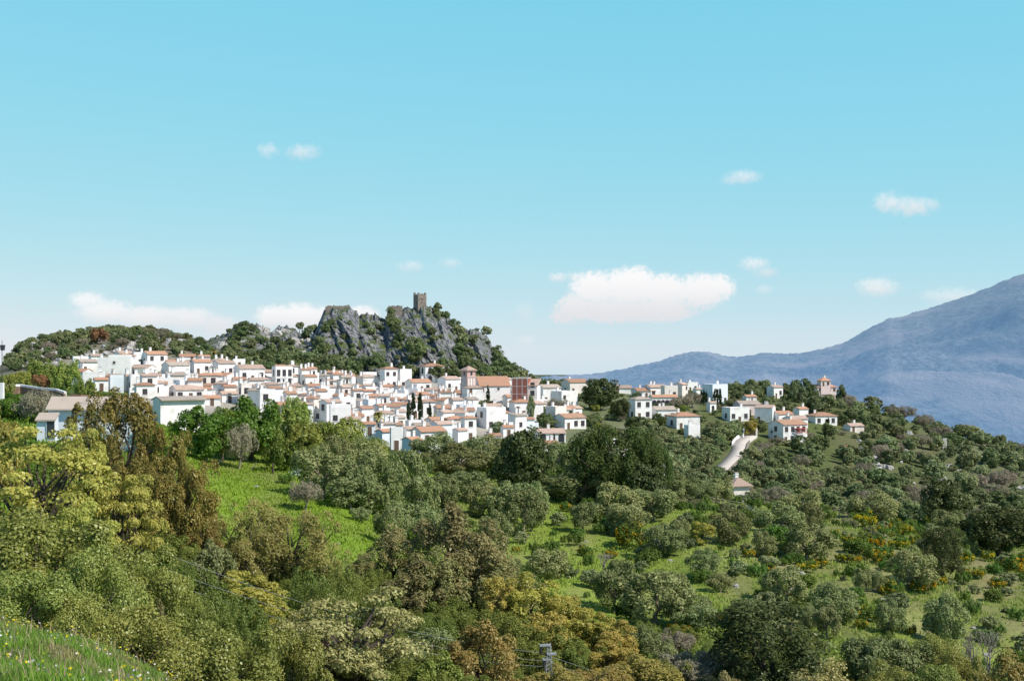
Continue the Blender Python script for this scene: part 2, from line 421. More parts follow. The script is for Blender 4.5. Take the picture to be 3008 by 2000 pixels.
def terrain_mesh():
    ny, nx = GZ.shape
    X = (GPX[None, :] - CX) / F * GY[:, None]
    Yg = np.repeat(GY[:, None], nx, 1)
    V = np.stack([X, Yg, GZ], -1).reshape(-1, 3)
    idx = np.arange(ny * nx).reshape(ny, nx)
    Q = np.stack([idx[:-1, :-1], idx[:-1, 1:], idx[1:, 1:], idx[1:, :-1]], -1).reshape(-1, 4)
    me = np_mesh('terrain', V, Q, smooth=True)
    # land cover (earth, grass, limestone...) as a colour attribute
    px = np.repeat(GPX[None, :], ny, 0); py = HZ - GZ / Yg * F
    n1 = fbm(X / 14, Yg / 14, 4, 21); n2 = fbm(X / 4, Yg / 4, 3, 31)
    def C(c): return np.array(c)[None, None, :] * np.ones((ny, nx, 1))
    colr = C((0.060, 0.080, 0.022))                                        # undergrowth
    def paint(mask, c, a=1.0):
        nonlocal colr
        mask = np.clip(mask.astype(float), 0, 1)
        for _ in range(2):
            mask = (mask + np.roll(mask, 1, 0) + np.roll(mask, -1, 0) + np.roll(mask, 1, 1) + np.roll(mask, -1, 1)) / 5
        colr = colr * (1 - a * mask[..., None]) + C(c) * (a * mask[..., None])
    sm = lambda x, a, b: np.clip((x - a) / (b - a), 0, 1)
    slope = (px > 1150) & (Yg > 100) & (Yg < 250)
    paint(slope, (0.140, 0.200, 0.032))
    paint(slope * sm(n1, .44, .58), (0.270, 0.370, 0.050))
    dry = slope * sm(px, 1850, 2500) * (.35 + .65 * sm(Yg, 120, 150))
    paint(slope * sm(fbm(X / 3.0, Yg / 1.6, 3, 59), .60, .70), (0.30, 0.25, 0.15), .8)
    paint(dry * sm(n2 * .5 + n1 * .5, .42, .55), (0.36, 0.275, 0.185), 0.75)
    paint(dry * sm(fbm(X / 2.2, Yg / 2.2, 3, 57), .52, .66), (0.13, 0.17, 0.04), 0.8)
    mead = (Yg > 95) & (Yg < 215) & (px > 380) & (px < 1260)
    paint(mead, (0.205, 0.335, 0.028))
    paint(mead * sm(n2, .5, .75), (0.220, 0.320, 0.045), 0.8)
    paint(mead * sm(n1, .60, .72), (0.24, 0.25, 0.09), 0.7)
    paint(mead * sm(fbm(X / 2.5, Yg / 1.2, 3, 58), .56, .7), (0.27, 0.23, 0.12), 0.85)
    rh = (px > 1700) & (Yg >= 250) & (Yg < 640)
    paint(rh, (0.105, 0.125, 0.045))
    paint(rh * sm(n2, .55, .72), (0.125, 0.185, 0.045), 0.7)
    paint(rh * sm(n1, .55, .7), (0.20, 0.165, 0.11), 0.6)
    paint(rh * sm(px, 2550, 2900) * sm(n2, .60, .70), (0.34, 0.32, 0.29), 0.6)
    lh = (px < 1000) & (Yg > 425) & (Yg < 640)
    paint(lh, (0.115, 0.115, 0.055))
    paint(lh * sm(n1, .46, .58), (0.26, 0.20, 0.145), 0.85)
    paint(lh * sm(n2, .5, .62), (0.44, 0.42, 0.39), 0.8)
    vil = in_poly(px, py, [(195, 1050), (420, 1045), (640, 1070), (830, 1090), (930, 1110), (1010, 1105), (1110, 1085), (1320, 1100), (1500, 1140), (1680, 1140),
                           (2040, 1150), (2040, 1215), (1900, 1240), (1660, 1330), (1480, 1330), (1200, 1340), (1040, 1320), (850, 1260), (640, 1220), (240, 1200)]) & (Yg > 300) & (Yg < 530)
    paint(vil, (0.46, 0.42, 0.37))
    paint(vil * sm(n1, .55, .65), (0.16, 0.19, 0.07), 0.7)
    paint(vil * (px > 1560), (0.13, 0.16, 0.06), 0.85)
    lf = (px < 420) & (Yg > 110) & (Yg <= 425)
    paint(lf, (0.085, 0.135, 0.03))
    near = (Yg < 32)
    paint(near, (0.16, 0.21, 0.05))
    paint(near * sm(fbm(X / .9, Yg / .9, 3, 77), .45, .6), (0.28, 0.22, 0.13), 0.7)
    paint(Yg > 680, (0.10, 0.115, 0.07))
    at = me.color_attributes.new('cover', 'FLOAT_COLOR', 'POINT')
    at.data.foreach_set('color', np.concatenate([colr, np.ones((ny, nx, 1))], -1).astype(np.float32).ravel())
    m, nt, out = mat('ground_cover')
    a = nd(nt, 'ShaderNodeVertexColor'); a.layer_name = 'cover'
    tc = nd(nt, 'ShaderNodeTexCoord'); vec = tc.outputs['Object']
    f1 = noise_n(nt, vec, 1.3, 8, 0.7); f2 = noise_n(nt, vec, 0.22, 5, 0.6)
    c = mixc(nt, 0.75, a.outputs[0], mixc(nt, f1, (0.25, 0.28, 0.25), (1.75, 1.70, 1.75)), 'MULTIPLY')
    c = mixc(nt, 0.5, c, mixc(nt, f2, (0.45, 0.50, 0.45), (1.5, 1.45, 1.5)), 'MULTIPLY')
    b = nd(nt, 'ShaderNodeBsdfPrincipled'); b.inputs['Roughness'].default_value = 0.95; b.inputs['Specular IOR Level'].default_value = 0.1
    nt.links.new(c, b.inputs['Base Color'])
    nt.links.new(bump_n(nt, f1, 0.9, 0.5), b.inputs['Normal'])
    nt.links.new(b.outputs[0], out.inputs[0])
    me.materials.append(m)
    return me


tag(new_obj('ground', terrain_mesh()), kind='structure')

# ------------------------------------------------------------------ mountains
def interp(pts, x):
    return np.interp(x, [p[0] for p in pts], [p[1] for p in pts])


def mountain():
    sky = [(1000, 1125), (1400, 1118), (1640, 1104), (1700, 1100), (1760, 1097), (1830, 1083), (1900, 1070), (1950, 1055), (1985, 1044), (2015, 1036), (2060, 1033), (2090, 1036), (2130, 1045),
           (2165, 1049), (2205, 1042), (2240, 1037), (2300, 1038), (2350, 1037), (2400, 1028), (2470, 1010), (2520, 985), (2550, 966), (2585, 948), (2610, 936), (2650, 930), (2690, 916), (2740, 903),
           (2780, 889), (2830, 872), (2870, 858), (2910, 842), (2950, 825), (3008, 803), (3200, 740), (3500, 690), (4000, 720), (4600, 800)]
    pxs = np.arange(1000, 4600, 6.0)
    v = np.linspace(0, 1.35, 190)
    px, vv = np.meshgrid(pxs, v)
    ridgeY = 5200 + 500 * np.sin(px / 330.0)
    baseY = 1700 + 0 * px
    Yg = np.where(vv <= 1, baseY + (ridgeY - baseY) * vv, ridgeY + (vv - 1) * 3500)
    zr = (HZ - interp(sky, px)) / F * ridgeY
    zb = -230.0
    s = np.clip(vv, 0, 1)
    prof = s ** 1.12
    Z = zb + (zr - zb) * prof
    Z = np.where(vv > 1, zr - (vv - 1) * 1400, Z)
    X = (px - CX) / F * Yg
    env = np.clip(s * 3, 0, 1) * np.clip((1.0 - s) * 2.2, 0.0, 1) * (vv < 1)
    # spurs and ravines running down the face
    rel = (zr - zb)
    wx = X + 260 * fbm(X / 700, Yg / 700, 3, 91); wy = Yg + 260 * fbm(X / 700 + 9, Yg / 700, 3, 92)
    fold = ridged((wx + .30 * wy) / 900.0, wy / 4600.0, 5, 41)
    Z = Z + env * rel * (fold - .64) * 0.78
    Z = Z + env * (ridged((X + .25 * Yg) / 230, Yg / 1000, 4, 61) - .62) * 75
    Z = Z + (vv <= 1.02) * np.clip((s - .97) * 33, 0, 1) * (fbm(X / 14, Yg * 0 + 2, 3, 15) - .45) * 11
    ny, nx = px.shape
    V = np.stack([X, Yg, Z], -1).reshape(-1, 3)
    idx = np.arange(ny * nx).reshape(ny, nx)
    Q = np.stack([idx[:-1, :-1], idx[:-1, 1:], idx[1:, 1:], idx[1:, :-1]], -1).reshape(-1, 4)
    m, nt, out = mat('hazy_mountain_forest')
    tc = nd(nt, 'ShaderNodeTexCoord'); vec = tc.outputs['Object']
    mp = nd(nt, 'ShaderNodeMapping'); nt.links.new(vec, mp.inputs[0]); mp.inputs['Scale'].default_value = (1, .3, 1); vec2 = mp.outputs[0]
    f1 = noise_n(nt, vec2, 0.02, 8, 0.75); f2 = noise_n(nt, vec2, 0.004, 6, 0.6)
    c = mixc(nt, ramp(nt, f1, 0.25, 0.75), (0.085, 0.110, 0.105), (0.180, 0.180, 0.170))
    f3 = noise_n(nt, vec2, 0.07, 4, 0.7)
    c = mixc(nt, 0.5, c, mixc(nt, ramp(nt, f3, 0.35, 0.65), (0.45, 0.45, 0.45), (1.55, 1.55, 1.55)), 'MULTIPLY')
    c = mixc(nt, ramp(nt, f2, 0.5, 0.62), c, (0.220, 0.205, 0.190))
    sep = nd(nt, 'ShaderNodeSeparateXYZ'); nt.links.new(vec, sep.inputs[0])
    b = nd(nt, 'ShaderNodeBsdfDiffuse'); nt.links.new(c, b.inputs[0])
    nt.links.new(bump_n(nt, f1, 1.0, 25.0), b.inputs['Normal'])
    # painted haze: blue glow added to the slope material, bluer towards the valley floor
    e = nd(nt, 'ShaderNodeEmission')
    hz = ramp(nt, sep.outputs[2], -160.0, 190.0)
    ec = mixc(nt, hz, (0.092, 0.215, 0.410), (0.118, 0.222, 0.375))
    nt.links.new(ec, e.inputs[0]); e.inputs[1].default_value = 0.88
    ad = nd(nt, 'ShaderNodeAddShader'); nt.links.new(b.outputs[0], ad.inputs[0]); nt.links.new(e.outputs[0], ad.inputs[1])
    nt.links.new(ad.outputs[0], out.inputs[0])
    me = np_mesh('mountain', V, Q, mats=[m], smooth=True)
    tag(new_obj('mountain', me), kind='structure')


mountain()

# ------------------------------------------------------------------ castle crag
ROCK_SKY = [(600, 1000), (640, 985), (665, 976), (690, 955), (720, 948), (763, 952), (790, 975), (802, 979), (815, 962), (832, 955), (855, 962), (876, 975), (905, 978), (930, 965), (944, 928), (954, 905), (975, 902),
            (1025, 899), (1040, 907), (1055, 925), (1075, 916), (1095, 920), (1110, 927), (1134, 932), (1142, 912), (1171, 908), (1190, 905), (1214, 903), (1253, 901), (1275, 902), (1300, 914), (1325, 937),
            (1345, 958), (1358, 962), (1385, 968), (1412, 974), (1435, 988), (1446, 1015), (1470, 1036), (1500, 1065), (1530, 1092), (1560, 1108), (1620, 1122), (1700, 1140)]
ROCK_BASE = [(600, 1050), (640, 1062), (700, 1080), (800, 1095), (900, 1112), (1000, 1122), (1100, 1118), (1200, 1125), (1300, 1122), (1400, 1138), (1500, 1158), (1700, 1175)]
RYB, RYT = 498.0, 566.0


def rock_pt(px, v):
    """a point on the face of the crag: v 0 at the foot, 1 at the skyline"""
    top = interp(ROCK_SKY, px); base = interp(ROCK_BASE, px)
    py = base + (top - base) * v
    Y = RYB + (RYT - RYB) * np.clip(v, 0, 1) ** 1.25
    return py, Y


def rock_disp(px, v):
    """crag relief in metres towards the viewer: slanted ribs and broken blocks"""
    x = (px - 1000) / 7.0          # metres along the face
    h = v * 32.0
    q = x + 0.42 * h
    a = ridged(q / 13.0, h / 60.0, 3, 5)
    b = ridged(q / 5.0 + 40, h / 16.0, 4, 9)
    c = ridged(q / 1.9, h / 4.0, 3, 19)
    st = np.floor(fbm(q / 7, h / 9, 3, 29) * 7) / 7
    return (a - .6) * 17 + (b - .6) * 8.5 + (c - .6) * 3.0 + (st - .5) * 8


def crag():
    pxs = np.arange(600, 1700, 1.6)
    v = np.concatenate([np.linspace(-0.08, 1.0, 190), np.linspace(1.01, 1.6, 24)])
    px, vv = np.meshgrid(pxs, v)
    py, Yg = rock_pt(px, np.clip(vv, -0.1, 1))
    D = rock_disp(px, vv)
    env = np.clip(vv * 5 + .3, 0, 1) * np.clip((1.06 - vv) * 5, 0.12, 1) * np.clip((px - 600) / 60, 0, 1) * np.clip((1680 - px) / 170, 0, 1)
    edge = interp([(600, .35), (900, .55), (940, 1), (1440, 1), (1520, .35), (1700, .2)], px)
    Z = (HZ - py) / F * Yg
    X = (px - CX) / F * Yg
    Yg2 = Yg - D * env * edge
    Z = Z + (vv > .9) * (vv < 1.02) * (ridged(px / 17, px * 0, 3, 3) - .62) * 3.0
    back = np.clip(vv - 1, 0, 1)
    Yg2 = Yg2 + back * 75
    Z = Z - back ** 1.3 * 60
    ny, nx = px.shape
    V = np.stack([X, Yg2, Z], -1).reshape(-1, 3)
    idx = np.arange(ny * nx).reshape(ny, nx)
    Q = np.stack([idx[:-1, :-1], idx[:-1, 1:], idx[1:, 1:], idx[1:, :-1]], -1).reshape(-1, 4)
    m, nt, out = mat('grey_limestone_crag')
    tc = nd(nt, 'ShaderNodeTexCoord'); vec = tc.outputs['Object']; geo = nd(nt, 'ShaderNodeNewGeometry')
    mp = nd(nt, 'ShaderNodeMapping'); nt.links.new(vec, mp.inputs[0]); mp.inputs['Scale'].default_value = (1, 1, 0.35); mp.inputs['Rotation'].default_value = (0, R(22), 0)
    f1 = noise_n(nt, mp.outputs[0], 0.55, 8, 0.72); f2 = noise_n(nt, vec, 0.13, 5, 0.6); f3 = noise_n(nt, vec, 1.1, 6, 0.7)
    c = mixc(nt, ramp(nt, f1, 0.40, 0.64), (0.056, 0.062, 0.080), (0.34, 0.345, 0.355))
    c = mixc(nt, ramp(nt, f3, 0.50, 0.72), c, (0.47, 0.45, 0.43))
    sep = nd(nt, 'ShaderNodeSeparateXYZ'); nt.links.new(geo.outputs['Normal'], sep.inputs[0])
    flat = math_n(nt, 'ADD', sep.outputs[2], math_n(nt, 'MULTIPLY_ADD', f2, 1.5)); nt.nodes[-2].inputs[2].default_value = -0.75
    c = mixc(nt, ramp(nt, flat, 0.78, 1.05), c, mixc(nt, f3, (0.055, 0.085, 0.025), (0.140, 0.175, 0.060)))
    b = nd(nt, 'ShaderNodeBsdfPrincipled'); b.inputs['Roughness'].default_value = 0.95; b.inputs['Specular IOR Level'].default_value = 0.1
    nt.links.new(c, b.inputs['Base Color']); nt.links.new(bump_n(nt, f1, 1.0, 1.2), b.inputs['Normal'])
    nt.links.new(b.outputs[0], out.inputs[0])
    me = np_mesh('castle_crag', V, Q, mats=[m])
    tag(new_obj('castle_crag', me), kind='structure')


crag()


def rock_place(px, py):
    """position on the crag face seen at (px,py)"""
    top = float(interp(ROCK_SKY, px)); base = float(interp(ROCK_BASE, px))
    v = min(max((py - base) / (top - base), 0), 1)
    _, Y = rock_pt(px, v)
    env = min(max(v * 5 + .3, 0), 1) * min(max((1.06 - v) * 5, .12), 1)
    edge = float(interp([(600, .35), (900, .55), (940, 1), (1440, 1), (1520, .35), (1700, .2)], px))
    D = float(rock_disp(np.array([px]), np.array([v]))[0]) * env * edge
    x, _, z = P(px, py, float(Y))
    return x, float(Y) - D, z

# ------------------------------------------------------------------ foliage builder
def unit(v): return v / np.maximum(np.linalg.norm(v, axis=-1, keepdims=True), 1e-6)


def leaf_quads(c, nrm, tan, l, w):
    """diamond leaves: centre, normal, long axis, sizes"""
    tan = unit(tan - nrm * np.sum(tan * nrm, -1, keepdims=True))
    b = np.cross(nrm, tan)
    l = l[:, None] * .5; w = w[:, None] * .5
    v = np.stack([c - tan * l, c + b * w - tan * l * .1, c + tan * l, c - b * w - tan * l * .1], 1)
    return v.reshape(-1, 3)


def crown_data(seed, rx, z0, z1, nc, rc, nl, l, w, style='round', shape='ellipsoid', lobes=None):
    """clumped foliage inside an envelope from z0 to z1 with radius rx; returns leaf vertices and clump centres"""
    g = np.random.default_rng(seed)
    cz, hz = (z0 + z1) / 2, (z1 - z0) / 2
    d = unit(g.normal(size=(nc, 3)))
    rad = 0.50 + 0.42 * g.random(nc) ** 0.6
    rad *= 1 + 0.16 * np.sin(d[:, 0] * 5 + seed) * np.cos(d[:, 1] * 4 + seed * 2) + 0.10 * g.normal(size=nc)
    cc = d * rad[:, None]
    if shape == 'dome':
        cc[:, 2] = np.where(cc[:, 2] < 0, cc[:, 2] * .55, cc[:, 2])
    elif shape == 'flame':
        t = (cc[:, 2] + 1) / 2; k = 1.25 * np.sqrt(np.clip(t, .05, 1)) * (1.12 - t) * 1.75
        cc[:, 0] *= k; cc[:, 1] *= k
    elif shape == 'vase':
        t = (cc[:, 2] + 1) / 2; k = 0.45 + 0.75 * t
        cc[:, 0] *= k; cc[:, 1] *= k
    cc = cc * np.array([rx - rc * .5, rx - rc * .5, hz - rc * .4]) + np.array([0, 0, cz])
    rcs = rc * (0.65 + 0.7 * g.random(nc))
    ci = g.integers(0, nc, nl)
    out = unit(cc - np.array([0, 0, cz - hz * .35]))
    dirs = unit(g.normal(size=(nl, 3)) + out[ci] * .75 + np.array([0, 0, .25]))
    rr = 0.35 + 0.65 * g.random(nl) ** 0.45
    stretch = np.array([1, 1, 1.0])
    if style == 'feather': stretch = np.array([.75, .75, 1.5])
    if style == 'hang': stretch = np.array([.7, .7, 1.6])
    if style == 'olive': stretch = np.array([1.0, 1.0, 1.05])
    if style == 'pad': stretch = np.array([1.3, 1.3, .6])
    c = cc[ci] + dirs * (rcs[ci] * rr)[:, None] * stretch
    nrm = unit(dirs + 0.48 * g.normal(size=(nl, 3)) + np.array([0, 0, .2]))
    if style == 'feather': tan = out[ci] * .5 + np.array([0, 0, 1.0]) + .45 * g.normal(size=(nl, 3))
    elif style == 'olive': tan = dirs * .6 + np.array([0, 0, .5]) + .6 * g.normal(size=(nl, 3))
    elif style == 'hang': tan = np.array([0, 0, -1.0]) + .35 * g.normal(size=(nl, 3))
    else: tan = g.normal(size=(nl, 3))
    s = 0.65 + 0.7 * g.random(nl)
    return leaf_quads(c, nrm, tan, l * s, w * s), cc


def trunk_builder(seed, cc, h0, r0, nb, sway=.3, k=6):
    g = random.Random(seed)
    mb = MB()
    top = Vector((g.uniform(-sway, sway), g.uniform(-sway, sway), h0))
    mid = top * .5 + Vector((g.uniform(-sway, sway) * .5, 0, 0))
    mb.tube([(0, 0, -.6), (0, 0, .05), mid, top], [r0 * 1.25, r0 * 1.05, r0 * .85, r0 * .75], k)
    idx = list(range(len(cc))); g.shuffle(idx)
    for i in idx[:nb]:
        e = Vector(cc[i]); s = top.lerp(mid, g.random() * .5)
        m1 = s.lerp(e, .4) + Vector((g.uniform(-1, 1), g.uniform(-1, 1), g.uniform(0, 1))) * (e - s).length * .12
        m2 = s.lerp(e, .75) + Vector((g.uniform(-1, 1), g.uniform(-1, 1), g.uniform(-.3, 1))) * (e - s).length * .10
        mb.tube([s, m1, m2, e], [r0 * .5, r0 * .36, r0 * .22, r0 * .08], 5)
    return mb


TPL = {}          # template -> list of (crown mesh, trunk mesh or None, height, width)


def tpl(key, seeds, leafm, bark, rx, z0, z1, nc, rc, nl, l, w, style='round', shape='ellipsoid', h0=None, r0=.15, nb=8, sway=.25, extra=None):
    out = []
    for s in seeds:
        v, cc = crown_data(s, rx, z0, z1, nc, rc, nl, l, w, style, shape)
        mats = [leafm]
        midx = None
        me = np_mesh(key + '_crown', v, np.arange(len(v)).reshape(-1, 4), mats=mats)
        fl = None
        if extra:      # flowers on the sunny outside of a shrub
            v2, _ = crown_data(s, rx * 1.04, z0 + (z1 - z0) * .12, z1 * 1.05, nc, rc, int(nl * .75), l * .8, w * 1.1, style, shape)
            g = np.random.default_rng(s + 5)
            q = v2.reshape(-1, 4, 3); nv = vnoise(q[:, 0, 0] * 2.2 + s, q[:, 0, 2] * 2.2 + q[:, 0, 1], 3); keep = nv > np.quantile(nv, .50)
            v2 = q[keep].reshape(-1, 3)
            fl = np_mesh(key + '_flowers', v2, np.arange(len(v2)).reshape(-1, 4), mats=[extra])
        tr = None
        if h0 is not None:
            tr = trunk_builder(s, cc, h0, r0, nb, sway).mesh(key + '_trunk', [bark], True)
        out.append((me, tr, float(v[:, 2].max()) * .985, 2 * float(np.percentile(np.abs(v[:, 0]), 98)), fl))
    TPL[key] = out


B, BP, TW = M['bark'], M['bark_pale'], M['twig']
tpl('yellow', [11, 12, 13], L['yellow'], B, 4.2, 1.2, 8.4, 48, .74, 11000, .23, .15, 'pad', 'ellipsoid', 2.2, .26, 26, .5)
tpl('holm', [21, 22, 23], L['holm'], B, 3.5, .4, 6.6, 40, .98, 22000, .16, .105, 'round', 'ellipsoid', 1.8, .25, 10, .4)
tpl('cork', [31], L['cork'], B, 3.8, 1.0, 6.8, 54, .78, 16500, .17, .11, 'pad', 'dome', 1.9, .34, 36, .5)
tpl('euc', [41, 42], L['euc'], B, 4.2, .6, 12.5, 80, .98, 17000, .36, .14, 'hang', 'ellipsoid', 4.5, .28, 18, .5)
tpl('poplar', [51, 52, 53], L['poplar'], B, 3.0, 1.6, 9.6, 56, .70, 7000, .32, .075, 'feather', 'vase', 3.0, .17, 34, .5)
tpl('rust', [61, 62], L['rust'], B, 3.0, .8, 9.4, 58, .74, 7500, .28, .11, 'hang', 'flame', 3.2, .18, 26, .4)
tpl('gold', [71, 72], L['gold'], B, 2.0, .4, 6.6, 36, .56, 8500, .24, .10, 'olive', 'ellipsoid', 2.4, .13, 10, .3)
tpl('orange', [73, 74], L['orange'], B, 2.6, .8, 7.2, 50, .85, 12000, .24, .12, 'feather', 'ellipsoid', 2.6, .15, 12, .4)
tpl('dark', [81, 82], L['dark'], B, 3.6, .2, 7.4, 60, 1.0, 14000, .24, .13, 'round', 'ellipsoid', 1.6, .25, 8)
tpl('hedge', [84, 85], L['hedge'], B, 3.2, .2, 6.4, 60, .85, 14000, .24, .09, 'feather', 'ellipsoid', 1.6, .2, 8)
tpl('pale', [91], L['pale'], B, 2.6, .5, 5.6, 50, .7, 13000, .16, .10, 'round', 'dome', 1.5, .2, 8)
tpl('olive', [101, 102, 103, 104, 105], L['olive'], BP, 2.8, .3, 4.9, 32, .82, 6500, .32, .13, 'olive', 'ellipsoid', 1.3, .22, 9, .25)
tpl('carob', [111, 112, 113], L['carob'], B, 3.2, .6, 6.4, 34, 1.0, 8500, .32, .22, 'round', 'ellipsoid', 1.7, .28, 10, .3)
tpl('lime', [121, 122, 123], L['lime'], B, 2.8, .8, 5.2, 44, .75, 5200, .32, .16, 'feather', 'ellipsoid', 1.6, .16, 12, .4)
tpl('pine', [131, 132], L['pine'], B, 6.5, 1.2, 10.2, 120, 1.1, 20000, .36, .16, 'feather', 'dome', 3.6, .4, 16, .3)
tpl('thick', [141, 142], L['dark'], B, 3.4, .6, 7.0, 44, 1.1, 8000, .36, .22, 'round', 'ellipsoid', 2.0, .25, 8)
tpl('grey', [151, 152], L['grey'], BP, 2.2, .9, 4.4, 44, .7, 4200, .36, .07, 'feather', 'dome', 1.4, .14, 14, .3)
tpl('broom', [161, 162, 163], L['green'], B, 1.1, .05, 1.7, 20, .38, 1700, .20, .08, 'feather', 'dome', extra=L['flower'])
tpl('bush', [171, 172, 173], L['green'], B, 1.2, .0, 1.7, 18, .45, 1900, .22, .10, 'feather', 'dome')
tpl('drybush', [175], L['dry'], B, 1.2, .0, 1.6, 16, .45, 1600, .22, .11, 'round', 'dome')
tpl('scrub', [181, 182, 183, 184], L['scrub'], B, 2.5, .2, 4.2, 22, .85, 1500, .58, .32, 'round', 'ellipsoid', 1.0, .14, 4)
tpl('scrubdark', [191, 192, 193], L['scrubdark'], B, 2.7, .2, 4.6, 24, .9, 1600, .58, .34, 'round', 'ellipsoid', 1.0, .15, 4)
tpl('cypress', [201, 202], L['cypress'], B, .95, .2, 9.0, 60, .42, 3600, .34, .18, 'feather', 'flame', 1.2, .14, 0)


def bare_tree(seed, h=6.0, mats=None, n=9):
    g = random.Random(seed); mb = MB()

    def grow(p, d, ln, r, lv):
        m = p + d * ln * .5 + Vector((g.uniform(-1, 1), g.uniform(-1, 1), g.uniform(-.3, .5))) * ln * .07
        e = p + d * ln + Vector((g.uniform(-1, 1), g.uniform(-1, 1), g.uniform(0, .5))) * ln * .08
        mb.tube([p, m, e], [r, r * .8, r * .55], 5 if lv < 2 else 3)
        if lv >= 4: return
        for i in range(3 if lv else 5):
            nd_ = (d + Vector((g.uniform(-1, 1), g.uniform(-1, 1), g.uniform(-.2, .7))) * .75).normalized()
            grow(p.lerp(e, g.uniform(.55, 1)), nd_, ln * g.uniform(.55, .75), r * .55, lv + 1)
    grow(Vector((0, 0, -.3)), Vector((0, 0, 1)), h * .42, h * .022, 0)
    v = np.array(mb.v)
    return mb.mesh('bare_branches', [mats or M['twig']], True), float(v[:, 2].max()), 2 * float(np.abs(v[:, 0]).max())


BARE = [bare_tree(s) for s in (1, 2, 3)]

THINGS = []      # (object, px, py, description, landmark set) - labelled at the end


def put(kind, name, pxc, top, base, width, desc, cat='tree', Y=None, lo=60, hi=600, group=None, var=None, leaf=None, lmset='veg', label=None, rz=None, xyz=None, zone=None):
    """one plant: crown seen from row top to row base, width px wide, centred on column pxc"""
    T = TPL[kind]
    t = T[var % len(T)] if var is not None else T[random.randrange(len(T))]
    me, tr, h0, w0, fl = t
    if xyz is None:
        if Y is None: Y = hit(pxc, base, lo, hi)
        x, _, _ = P(pxc, 0, Y); zb = gz(pxc, Y)
    else:
        x, Y, zb = xyz
    h = max((HZ - top) / F * Y - zb, .5) if top is not None else h0
    wd = width / F * Y
    s = (wd / w0, wd / w0, h / h0)
    rz = random.uniform(0, 6.28) if rz is None else rz
    root = new_obj(name, None, None, (x, Y, zb - .05), rz, s)
    root.empty_display_size = .5
    cr = new_obj('crown' if tr is not None else 'foliage', me, root)
    if fl is not None: tag(new_obj('flowers', fl, root), kind='stuff')
    if tr is not None: new_obj('trunk', tr, root)
    tag(root, label, cat, group)
    if label is None:
        pyc = HZ - (zb + h * .55) / Y * F
        THINGS.append((root, CX + x / Y * F, pyc, desc, lmset))
    return root


def single(kind, name, x, Y, z, h, wd, label, cat, group, leafname='foliage'):
    """a small plant as one mesh"""
    me, tr, h0, w0, fl = TPL[kind][random.randrange(len(TPL[kind]))]
    o = new_obj(name, me, None, (x, Y, z - .05), random.uniform(0, 6.28), (wd / w0, wd / w0, h / h0))
    return tag(o, label, cat, group)


# ---- near left: oaks and flowering oaks
G_YO = 'yellow-green oaks in flower'
YD = 'yellow-green flowering oak'
put('yellow', 'oak_tree', 105, 1250, 1700, 400, YD, Y=74, group=G_YO, var=0)
put('yellow', 'oak_tree', -40, 1165, 1700, 190, YD, Y=80, group=G_YO, var=1)
put('yellow', 'oak_tree', 362, 1392, 1720, 215, YD, Y=78, group=G_YO, var=2)
put('yellow', 'oak_tree', 238, 1243, 1600, 150, YD, Y=86, group=G_YO, var=0)
put('yellow', 'oak_tree', 250, 1470, 1740, 190, YD, Y=70, group=G_YO, var=1)
G_HO = 'holm oaks on the near slope'
HD = 'leafy olive-green holm oak'
put('holm', 'holm_oak', 110, 1490, 1950, 430, HD, Y=55, group=G_HO, var=0)
put('holm', 'holm_oak', 285, 1600, 1950, 230, HD, Y=53, group=G_HO, var=2)
put('holm', 'holm_oak', 450, 1600, 1900, 240, HD, Y=62, group=G_HO, var=1)
put('holm', 'holm_oak', 400, 1775, 2080, 330, HD, Y=46, group=G_HO, var=2)
put('holm', 'holm_oak', 640, 1820, 2120, 330, HD, Y=52, group=G_HO, var=0)
put('holm', 'holm_oak', 830, 1830, 2120, 260, HD, Y=58, group=G_HO, var=1)
put('holm', 'holm_oak', 60, 1660, 1990, 330, HD, Y=42, group=G_HO, var=1)
put('holm', 'holm_oak', 205, 1740, 2010, 240, HD, Y=42, group=G_HO, var=2)
put('cork', 'cork_oak', 1058, 1738, 2120, 420, 'spreading cork oak with dark bare limbs showing', Y=70, var=0, rz=.6, label='spreading olive-brown cork oak with dark limbs, at bottom centre left of the pylon')
G_DG = 'dark green shrubby trees in the ravine'
DG = 'dark green shrubby tree'
for (x, t, w, y) in [(585, 1650, 190, 76), (520, 1700, 160, 70), (700, 1740, 150, 74), (905, 1660, 170, 88), (960, 1690, 170, 86), (1000, 1640, 120, 96), (610, 1760, 200, 66), (560, 1600, 120, 92)]:
    put('hedge', 'shrubby_tree', x, t, 1900, w, DG, Y=y, group=G_DG)
put('olive', 'olive_tree', 622, 1580, 1700, 130, 'blue-grey olive tree', Y=90, group='olive trees on the slopes')
put('rust', 'dry_tree', 350, 1598, 1720, 85, 'rust-brown dry small tree', Y=64, group='dry brown trees')
put('rust', 'dry_tree', 470, 1755, 1880, 70, 'rust-brown dry small tree', Y=58, group='dry brown trees')
G_EU = 'tall brown eucalyptus trees'
put('euc', 'eucalyptus_tree', 362, 1138, 1640, 265, 'tall brown eucalyptus', Y=102, group=G_EU, var=0)
put('euc', 'eucalyptus_tree', 545, 1352, 1690, 185, 'dark brown drooping eucalyptus', Y=99, group=G_EU, var=1)
put('euc', 'eucalyptus_tree', 500, 1265, 1660, 130, 'tall brown eucalyptus', Y=103, group=G_EU, var=1)
put('euc', 'eucalyptus_tree', 430, 1345, 1690, 190, 'dark brown drooping eucalyptus', Y=97, group=G_EU, var=0)
put('euc', 'eucalyptus_tree', 600, 1530, 1720, 110, 'dark brown drooping eucalyptus', Y=96, group=G_EU, var=1)
G_PO = 'feathery budding willows'
